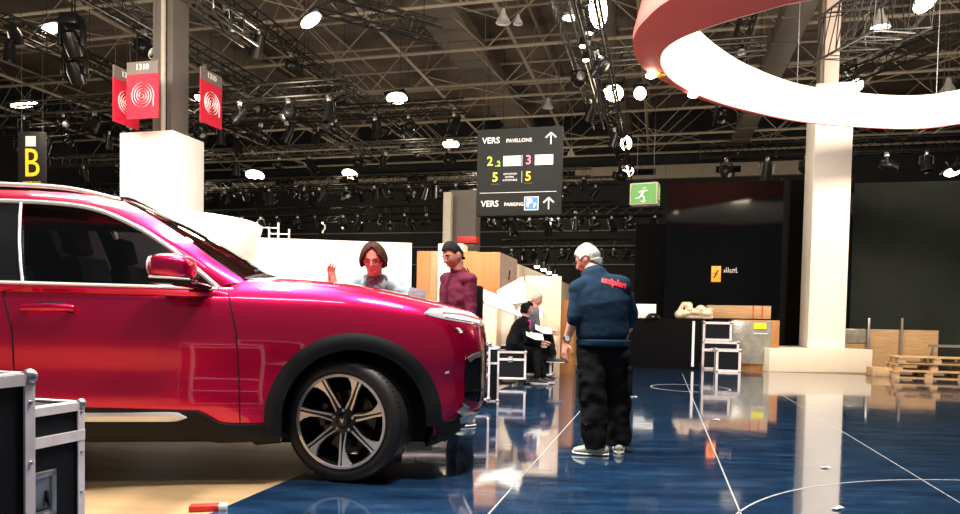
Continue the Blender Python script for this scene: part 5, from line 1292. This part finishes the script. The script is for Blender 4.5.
def sleeve(q, a, b, w, up, g, f0=.075, f1=.055, f2=.045):
    P = [a, a.lerp(b, .5), b]; Rr = [f0, f0*.5+f1*.5, f1]
    if up > 0: P += [b.lerp(w, up*.5), b.lerp(w, up)]; Rr += [(f1+f2)/2, f2]
    q.limb(P, Rr, 18)
def top(t, J, m, g=.014, up=.95, vox=.009, name='shirt', f=(.070, .055, .042), disp=(.02, .09), lo=0, hem=None, wid=1.0):
    q = MB(); torso(q, J, g, J.get('wid', 1.0)*wid, lo=lo)
    for k in ('L', 'R'): sleeve(q, V(J['sh'+k]), V(J['el'+k]), V(J['wr'+k]), up if not isinstance(up, dict) else up[k], g, *f)
    if hem: P = V(J['pelvis']); hp = (V(J['hipR'])-V(J['hipL'])).normalized(); q.tube([P+V((0, 0, hem)), P+V((0, 0, hem+.03)), P+V((0, 0, hem+.06))], [(.172*wid, .135), (.182*wid, .142), (.172*wid, .132)], 24, side=hp)
    o = q.obj(name, m, t, smooth=0); return remesh(o, vox, 2, disp)
def trousers(t, J, m, r=(.112, .090, .075, .070), vox=.010, disp=(.03, .09), name='trousers', drop=.0, top_=True):
    q = MB(); P = V(J['pelvis']); hp = (V(J['hipR'])-V(J['hipL'])).normalized(); C = V(J['chest'])
    q.limb([P-(C-P).normalized()*.08, P-(C-P).normalized()*.02, P+(C-P).normalized()*.07], [(.15, .11), (.178, .130), (.168, .122)], 22, side=hp)
    for k in ('L', 'R'):
        h, kn, an = V(J['hip'+k]), V(J['kn'+k]), V(J['ank'+k]); end = an-V((0, 0, drop))
        q.limb([h, h.lerp(kn, .5), kn], [r[0], (r[0]+r[1])/2, r[1]], 18); q.tube([kn, kn.lerp(end, .5), kn.lerp(end, .85), end], [r[1], (r[1]+r[2])/2, r[2], r[3]], 18)
    o = q.obj(name, m, t, smooth=0); return remesh(o, vox, 2, disp)
def shoe(t, an, toe, m, sole=None, w=.045, s=1.0):
    an, toe = V(an), V(toe); an = V((an.x, an.y, 0)); z0 = min(V(toe).z, 9)
    toe0 = V((toe.x, toe.y, 0)); d = (toe0-an).normalized(); gz = toe.z-.035; heel = an-d*.07
    q = MB(); sd = V((-d.y, d.x, 0))
    q.limb([heel+V((0, 0, gz+.045)), an+V((0, 0, gz+.055)), an.lerp(toe0, .6)+V((0, 0, gz+.042)), toe0+V((0, 0, gz+.034))], [(w*.75, .036), (w*.85, .045), (w, .034), (w*.8, .022)], 16, side=sd)
    q.limb([an+V((0, 0, gz+.07)), an+V((0, 0, gz+.11))], [.045, .044], 14)
    o = q.obj('shoe', m, t, smooth=0); remesh(o, .008, 2)
    q = MB(); q.tube([heel-d*.035+V((0, 0, gz+.012)), heel+V((0, 0, gz+.012)), an.lerp(toe0, .6)+V((0, 0, gz+.012)), toe0+V((0, 0, gz+.014)), toe0+d*.03+V((0, 0, gz+.018))], [(w*.5, .011), (w*.85, .012), (w*1.05, .012), (w*.85, .011), (w*.4, .008)], 14, side=sd); q.obj('sole', sole or M['sole'], o)
    for k in range(4):
        c = an.lerp(toe0, .35+.11*k)+V((0, 0, gz+.085-.011*k)); q = MB(); q.limb([c-sd*.02, c+sd*.02+V((0, 0, .001))], [.003, .003], 6); q.obj('lace', M['sole'], o)

# ---- man in navy seen from behind
Y0 = 5.56; w_ = lambda x, y, dY=0: W(x, y, Y0+dY)
def gz(p, z): return V((p.x, p.y, z))
A_L, A_R = gz(w_(596, 440, .0), .10), gz(w_(619, 440, .16), .10)
J = dict(pelvis=w_(603, 346, .04), chest=w_(601, 303, .0), neck=w_(594, 274, .05), head=w_(588, 259.5, .13),
         shL=w_(579, 289, .0), shR=w_(621, 286, .0), elL=w_(574.5, 318, -.03), elR=w_(631, 314, .10), wrL=w_(566, 341, .02), wrR=w_(628, 330, .30),
         hipL=w_(592, 352, .03), hipR=w_(615, 352, .05), knL=w_(592, 402, .0), knR=w_(617, 399, .16), ankL=A_L, ankR=A_R,
         toeL=gz(A_L+V((-.155, .03, 0)), .035), toeR=gz(A_R+V((.03, .16, 0)), .035), handL=((-.12, .02, -1), (.9, .4, -.1), .30), handR=((-.8, .3, -.6), (-.2, -.6, -.7), .6), wid=1.12)
t, c, Rm = person('man in navy sweatshirt and baggy black trousers standing on the stage with his back turned', J, (-.72, .48, -.42), (-.30, .25, .90), M['skin'], 1.07, .0068)
hair('hair', c, Rm, 1.07, M['grey_hair'], t, .058, .0, -.085, .012, 3)
glasses(t, c, Rm, 1.07, M['dark_ink'])
sw = top(t, J, M['navy'], .027, dict(L=.06, R=.5), .0085, 'sweatshirt', (.072, .062, .058), (.014, .11), hem=-.0, wid=1.06, lo=2)
q = MB(); hp = (V(J['hipR'])-V(J['hipL'])).normalized(); P = V(J['pelvis'])
q.tube([P+V((0, 0, .0)), P+V((0, 0, .012)), P+V((0, 0, .045)), P+V((0, 0, .055))], [(.208, .158), (.218, .166), (.218, .166), (.208, .158)], 36, side=hp); q.obj('hem_band', M['navy'], sw)
nk = V(J['neck']); dr_ = (c-nk).normalized(); q = MB(); 
ringp = [nk+dr_*.030+(V((math.cos(a), math.sin(a), 0))*.066)+V((0, 0, .012*math.sin(a)*-1)) for a in [i*math.pi/12 for i in range(24)]]; q.tube(ringp+[ringp[0]], .011, 8, cap=False); q.obj('neck_band', M['navy'], sw)
trousers(t, J, M['black_trs'], (.122, .110, .104, .092), .0095, (.05, .13), drop=.04)
# cargo pockets
for k, (x, y) in (('L', (579.5, 385)), ('R', (628.5, 382))):
    p = w_(x, y, .02); q = MB(); q.box(p, (.035, .15, .19), bev=.015); q.box(p+V((0, 0, .10)), (.042, .16, .05), bev=.01); q.obj('cargo_pocket', M['black_trs'], t)
q = MB(); q.limb([w_(586, 424, -.085), w_(594, 420, -.10), w_(600, 415, -.085)], [.006, .009, .006], 8); q.obj('reflective_patch', M['steel'], t)
shoe(t, A_L, J['toeL'], M['shoe'], w=.05); shoe(t, A_R, J['toeR'], M['shoe'], w=.05)
wr = V(J['wrL']); ax = (V(J['elL'])-wr).normalized(); q = MB(); q.tube([wr+ax*.01, wr+ax*.035], .034, 14); wt_ = q.obj('watch_strap', M['black_plastic'], t)
q = MB(); q.tube([wr+ax*.022+V((0, -.030, 0)), wr+ax*.022+V((0, -.041, 0))], .020, 16); q.obj('watch_face', M['chrome'], wt_)
# print on the back, laid onto the cloth
bmx = bmesh.new(); bmx.from_mesh(sw.data); bvs = BVHTree.FromBMesh(bmx); bmx.free()
tx = text('back_print', 'uniplan', .070, M['red_text'], None, (0, 0, 0), (0, 0, 0), 0.0, .003)
bm = bmesh.new(); bm.from_mesh(tx.data); bmesh.ops.triangulate(bm, faces=bm.faces); bmesh.ops.subdivide_edges(bm, edges=[e for e in bm.edges if e.calc_length() > .02], cuts=2, use_grid_fill=False)
pc_ = w_(612, 283, 0); xr = (w_(629, 287, 0)-w_(600, 279.5, 0)).normalized(); zr = V((0, 0, 1))-xr*xr.z; zr.normalize()
for v in bm.verts:
    o_ = pc_+xr*v.co.x+zr*v.co.y; h, n, _, _ = bvs.ray_cast(V((o_.x, o_.y-1, o_.z)), V((0, 1, 0))); v.co = (h+V((0, -.006, 0))) if h is not None else V((o_.x, Y0-.12, o_.z))
bm.to_mesh(tx.data); bm.free(); tx.parent = sw

# ---- man with the scarf leaning over the bonnet
Y1 = 6.5; w_ = lambda x, y, dY=0: W(x, y, Y1+dY)
J = dict(pelvis=V((w_(382, 300, .5).x, Y1+.50, .96)), chest=w_(377, 303, .28), neck=w_(375, 279, .12), head=w_(373.5, 259.5, -.04),
         shR=w_(354, 287, .16), shL=w_(396, 288, .12), elR=w_(341, 312, .10), elL=w_(412, 305, .0), wrR=w_(335, 286, -.12), wrL=w_(410, 303, -.14),
         hipR=V((w_(374, 300, .55).x, Y1+.55, .90)), hipL=V((w_(391, 300, .55).x, Y1+.55, .90)), knR=V((-1.05, Y1+.50, .48)), knL=V((-.86, Y1+.52, .48)), ankR=V((-1.07, Y1+.62, .09)), ankL=V((-.84, Y1+.62, .09)),
         toeR=V((-1.08, Y1+.46, .035)), toeL=V((-.83, Y1+.46, .035)), handR=((-.25, -.1, .9), (.75, -.5, .3), .38), handL=((-.5, -.7, -.2), (0, -.3, -1), .4))
t, c, Rm = person('man with brown hair, glasses and grey scarf leaning behind the bonnet', J, (-.02, -.92, -.34), (0, -.35, .9), M['skin_red'], 1.24, .0075)
hair('hair', c, Rm, 1.24, M['brown_hair'], t, .078, -.050, -.10, .018, 5, part=.10, wx=1.12)
brows(t, c, Rm, 1.24, M['brown_hair']); glasses(t, c, Rm, 1.24, M['dark_ink'], .006)
top(t, J, M['blue_grey'], .022, .85, .010, 'jacket', (.075, .065, .055), (.03, .09))
nk = V(J['neck']); q = MB()
for k, (r, z) in enumerate(((.085, .02), (.098, -.01), (.092, -.04))):
    P = [nk+V((r*math.cos(a), r*math.sin(a)*.95-.01, z+.018*math.sin(a+k*1.3)-(.03 if math.sin(a) < 0 else 0)*k*.5)) for a in [i*math.pi/12 for i in range(25)]]; q.tube(P, .026, 10)
q.limb([nk+V((.04, -.09, -.03)), nk+V((.02, -.13, -.12)), nk+V((-.02, -.14, -.22))], [(.045, .018)]*3, 12, side=(1, 0, 0)); q.limb([nk+V((-.03, -.09, -.03)), nk+V((0, -.14, -.12)), nk+V((.05, -.15, -.20))], [(.04, .018)]*3, 12, side=(1, 0, 0))
remesh(q.obj('scarf', M['scarf'], t, smooth=0), .009, 1, (.015, .03))
for s in (-1, 1): q = MB(); q.add([nk+V((s*.07, -.06, .02)), nk+V((s*.13, -.07, -.05)), nk+V((s*.10, -.13, -.12)), nk+V((s*.04, -.11, -.05))], [(0, 1, 2, 3)]); bake(q.obj('collar', M['blue_grey'], t), [('SOLIDIFY', dict(thickness=.012))])
trousers(t, J, M['black_trs']); shoe(t, J['ankL'], J['toeL'], M['shoe']); shoe(t, J['ankR'], J['toeR'], M['shoe'])
q = MB(); pt_ = w_(418, 291, -.25); q.box((0, 0, 0), (.16, .012, .11), bev=.004); o = q.obj('tablet', M['scarf']); o.location = (W(417, 294, 6.45)); o.rotation_euler = (-.5, .2, .1); tag(o, 'grey tablet standing up behind the bonnet right of the man with the scarf', 'tablet')

# ---- man in maroon
Y2 = 6.95; w_ = lambda x, y, dY=0: W(x, y, Y2+dY)
J = dict(pelvis=V((w_(461, 300).x, Y2+.02, .98)), chest=w_(459, 300, 0), neck=w_(459, 273, .02), head=w_(453, 256, -.02),
         shR=w_(447, 279.5, .12), shL=w_(470, 280, -.14), elR=w_(444, 310, .06), elL=w_(471, 314, -.2), wrR=V((w_(440, 300).x, Y2-.1, .95)), wrL=V((w_(462, 300).x, Y2-.38, .98)),
         hipR=V((w_(455, 300).x, Y2+.08, .92)), hipL=V((w_(467, 300).x, Y2-.06, .92)), knR=V((-.24, Y2+.05, .50)), knL=V((-.13, Y2-.10, .50)), ankR=V((-.24, Y2+.10, .09)), ankL=V((-.12, Y2-.06, .09)),
         toeR=V((-.37, Y2+.02, .035)), toeL=V((-.25, Y2-.14, .035)), handR=((-.5, -.5, -.4), (0, 0, -1), .5), handL=((-.8, -.3, -.3), (0, 0, -1), .5))
t, c, Rm = person('young man in maroon shirt with a black shoulder bag looking down at the car', J, (-.70, -.60, -.34), (-.2, -.1, .95), M['skin2'], 1.16, .0075)
hair('hair', c, Rm, 1.16, M['black_hair'], t, .060, .022, -.055, .006, 8, top=.013)
brows(t, c, Rm, 1.16, M['black_hair']); glasses(t, c, Rm, 1.16, M['steel'])
top(t, J, M['maroon'], .018, .8, .0095, 'shirt', (.066, .058, .048), (.022, .08))
nk = V(J['neck']); q = MB(); P = [nk+(c-nk).normalized()*.03+V((.068*math.cos(a), .068*math.sin(a), -.02*math.sin(a)*-1)) for a in [i*math.pi/10 for i in range(21)]]; q.tube(P, [(.012, .022)]*21, 8); q.obj('collar', M['maroon'], t)
q = MB(); q.limb([nk+V((-.09, -.06, -.02)), nk+V((-.13, -.09, -.12)), nk+V((-.12, -.10, -.3))], [(.018, .006)]*3, 8, side=(1, 0, 0)); q.obj('placket', M['maroon'], t)
trousers(t, J, M['black_trs']); shoe(t, J['ankL'], J['toeL'], M['shoe']); shoe(t, J['ankR'], J['toeR'], M['shoe'])
q = MB(); p = w_(476, 304, .06); q.box((0, 0, 0), (.14, .26, .36), bev=.06); o = q.obj('shoulder_bag', M['black_trs']); o.location = p; tag(o, 'black shoulder bag hanging at the back of the man in maroon', 'bag')
q = MB(); q.limb([V((-.02, 0, .14)), V((-.05, -.12, .26)), V((-.09, -.16, .34))], [(.02, .006)]*3, 8, side=(0, 1, 0)); q.obj('strap', M['black_trs'], o)

# ---- two people seated on cases
def seated(label, X, Y, zs, zh, knee, foot, foot2, skin, s, look, lean=.0, face=1):
    """seat height zs, head centre zh, facing +X"""
    pel = V((X, Y, zs+.10)); nk = V((X+lean+.03, Y, zh-.19)); ch = pel.lerp(nk, .58)+V((-.02, 0, 0)); hd = V((nk.x+.035, Y, zh))
    return dict(pelvis=pel, chest=ch, neck=nk, head=hd, shL=nk+V((.01, .17, -.07)), shR=nk+V((-.01, -.17, -.07)), elL=nk+V((.08, .20, -.33)), elR=nk+V((.03, -.21, -.34)), wrL=nk+V((.30, .10, -.36)), wrR=nk+V((.26, -.10, -.39)),
                hipL=pel+V((.02, .09, -.02)), hipR=pel+V((.02, -.09, -.02)), knL=V(knee)+V((0, .09, 0)), knR=V(knee)+V((0, -.07, .02)), ankL=V(foot2), ankR=V(foot), toeL=V(foot2)+V((.17, -.02, -.06)), toeR=V(foot)+V((.17, -.05, -.06)),
                handL=((1, -.2, 0), (0, 0, -1), .4), handR=((1, .2, 0), (0, 0, -1), .4))
ps_ = W(514, 345, 11.75); Y3 = 11.75
fr, fr2 = W(537, 378, Y3-.15), W(545, 376, Y3+.05)
J = seated('', ps_.x, Y3, .55, W(524, 308.5, Y3).z, (W(537, 343, Y3).x, Y3, .56), (fr.x, Y3-.12, .09), (fr2.x-.02, Y3+.12, .09), M['skin'], 1, (1, 0, 0), .14)
t, c, Rm = person('woman in black coat and magenta top sitting on the silver edged case', J, (.92, -.30, -.25), (.2, 0, .97), M['skin'], .98, .010)
hair('hair', c, Rm, .98, M['black_hair'], t, .062, -.075, -.105, .022, 2)
top(t, J, M['black_trs'], .030, .9, .012, 'coat', (.075, .062, .05), (.03, .09))
q = MB(); q.limb([J['neck']+V((.055, -.05, -.04)), J['chest']+V((.13, -.05, .05)), J['pelvis']+V((.17, -.05, .12))], [(.05, .05), (.06, .05), (.06, .05)], 14); remesh(q.obj('top', M['magenta'], t, smooth=0), .012, 1)
trousers(t, J, M['black_trs'], (.10, .078, .06, .055)); shoe(t, J['ankL'], J['toeL'], M['dark_ink']); shoe(t, J['ankR'], J['toeR'], M['dark_ink'])
Y4 = 12.2; ps_ = W(527, 340, Y4); fr, fr2 = W(552, 358, Y4), W(546, 374, Y4)
J = seated('', ps_.x, Y4+.05, .62, W(531, 299.5, Y4).z, (W(549, 338, Y4).x, Y4, .74), (fr.x, Y4-.18, .42), (fr2.x, Y4+.10, .09), M['skin'], 1, (1, 0, 0), .10)
t, c, Rm = person('person with short grey hair and black jacket seated just behind the woman in black', J, (.85, -.48, -.28), (.2, 0, .97), M['skin_red'], 1.0, .010)
hair('hair', c, Rm, 1.0, M['grey_hair'], t, .058, .0, -.07, .012, 4)
top(t, J, M['scarf'], .024, .9, .012, 'jacket', (.07, .058, .048), (.025, .09)); trousers(t, J, M['black_trs'], (.10, .078, .06, .055)); shoe(t, J['ankL'], J['toeL'], M['dark_ink']); shoe(t, J['ankR'], J['toeR'], M['dark_ink'])
def papers(px, py, Y, lab, rz):
    q = MB()
    rows = [[V(((i/6-.5)*.30, (j/4-.5)*.22, .03*abs(i/6-.5)*2+.004*math.sin(j))) for j in range(5)] for i in range(7)]
    q.grid(rows); o = q.obj('open_paper', M['paper']); bake(o, [('SOLIDIFY', dict(thickness=.006))]); o.location = W(px, py, Y); o.rotation_euler = (.5, .25, rz); tag(o, lab, 'papers')
papers(534, 336, 11.5, 'open white papers in the lap of the woman in black', .15); papers(543, 330, 11.95, 'open brochure held by the grey-haired seated person', .1)

# ================================================================== LIGHTS
wd = bpy.data.worlds.new('world'); sc.world = wd; wd.use_nodes = True
wd.node_tree.nodes['Background'].inputs['Color'].default_value = (.9, .95, 1, 1); wd.node_tree.nodes['Background'].inputs['Strength'].default_value = .12
def area(loc, tgt, sx, sy, pw, col, name='stage_light'):
    l = bpy.data.lights.new(name, 'AREA'); l.shape = 'RECTANGLE'; l.size = sx; l.size_y = sy; l.energy = pw; l.color = col
    o = bpy.data.objects.new(name, l); COL.objects.link(o); o.location = loc
    o.rotation_euler = (V(tgt)-V(loc)).to_track_quat('-Z', 'Y').to_euler(); return o
def spotl(loc, tgt, pw, ang, col, blend=.6, r=.15, name='spot_light'):
    l = bpy.data.lights.new(name, 'SPOT'); l.energy = pw; l.spot_size = ang; l.spot_blend = blend; l.color = col; l.shadow_soft_size = r
    o = bpy.data.objects.new(name, l); COL.objects.link(o); o.location = loc
    o.rotation_euler = (V(tgt)-V(loc)).to_track_quat('-Z', 'Y').to_euler(); return o
WARM = (1, .86, .70); NEU = (1, .95, .9); COOL = (.85, .93, 1)
area((-1.9, 5.4, 6.2), (-1.5, 5.4, .8), 3, .4, 680, NEU)
area((.6, 3.6, 6.6), (.2, 4.4, 0), 1.6, .4, 560, NEU)
area((-1.6, .9, 6.4), (-1.5, 4.0, .8), 2.4, .3, 60, NEU)  # front fill added for the car side and near cases, no lamp known there
area((-4.4, 7.4, 5.4), (-4.4, 9.6, 2), 2, .4, 200, NEU)
area((-3.5, 7.6, 6.5), (-2.2, 6.4, 1.0), 2.5, .5, 170, WARM)
area((3.5, 11.0, 8.2), (3.2, 12, 0), 3, 1, 160, NEU)
area((9.0, 10.5, 6.8), (8, 16.4, 2.5), 2, 1, 620, WARM)
area((-3.5, 8.6, 6.3), (-3.5, 11.5, 1.5), 4, .6, 165, NEU)
area((1.0, 8.4, 6.4), (.3, 12, .8), 2.5, .6, 210, WARM)
area((-6.3, 9.6, 5.6), (-6, 13, 2.8), 2.0, .6, 120, WARM)
# added fill points for the hall lamps' glow on roof steel and far band
for u, v in ((-18, 37), (-6, 37), (3, 9), (-12, 9), (-20, 14), (-10, 16), (0, 16), (10, 16), (-22, 30), (-8, 30), (6, 30)):
    p = H(u, v, 6.2); l = bpy.data.lights.new('hall_glow_fill', 'POINT'); l.energy = 210; l.color = (1, .84, .62); l.shadow_soft_size = .4
    o = bpy.data.objects.new('hall_glow_fill', l); COL.objects.link(o); o.location = p
sc.view_settings.view_transform = 'Standard'; sc.view_settings.look = 'None'; sc.view_settings.gamma = 1; sc.view_settings.use_curve_mapping = False
sc.view_settings.exposure = 0.35
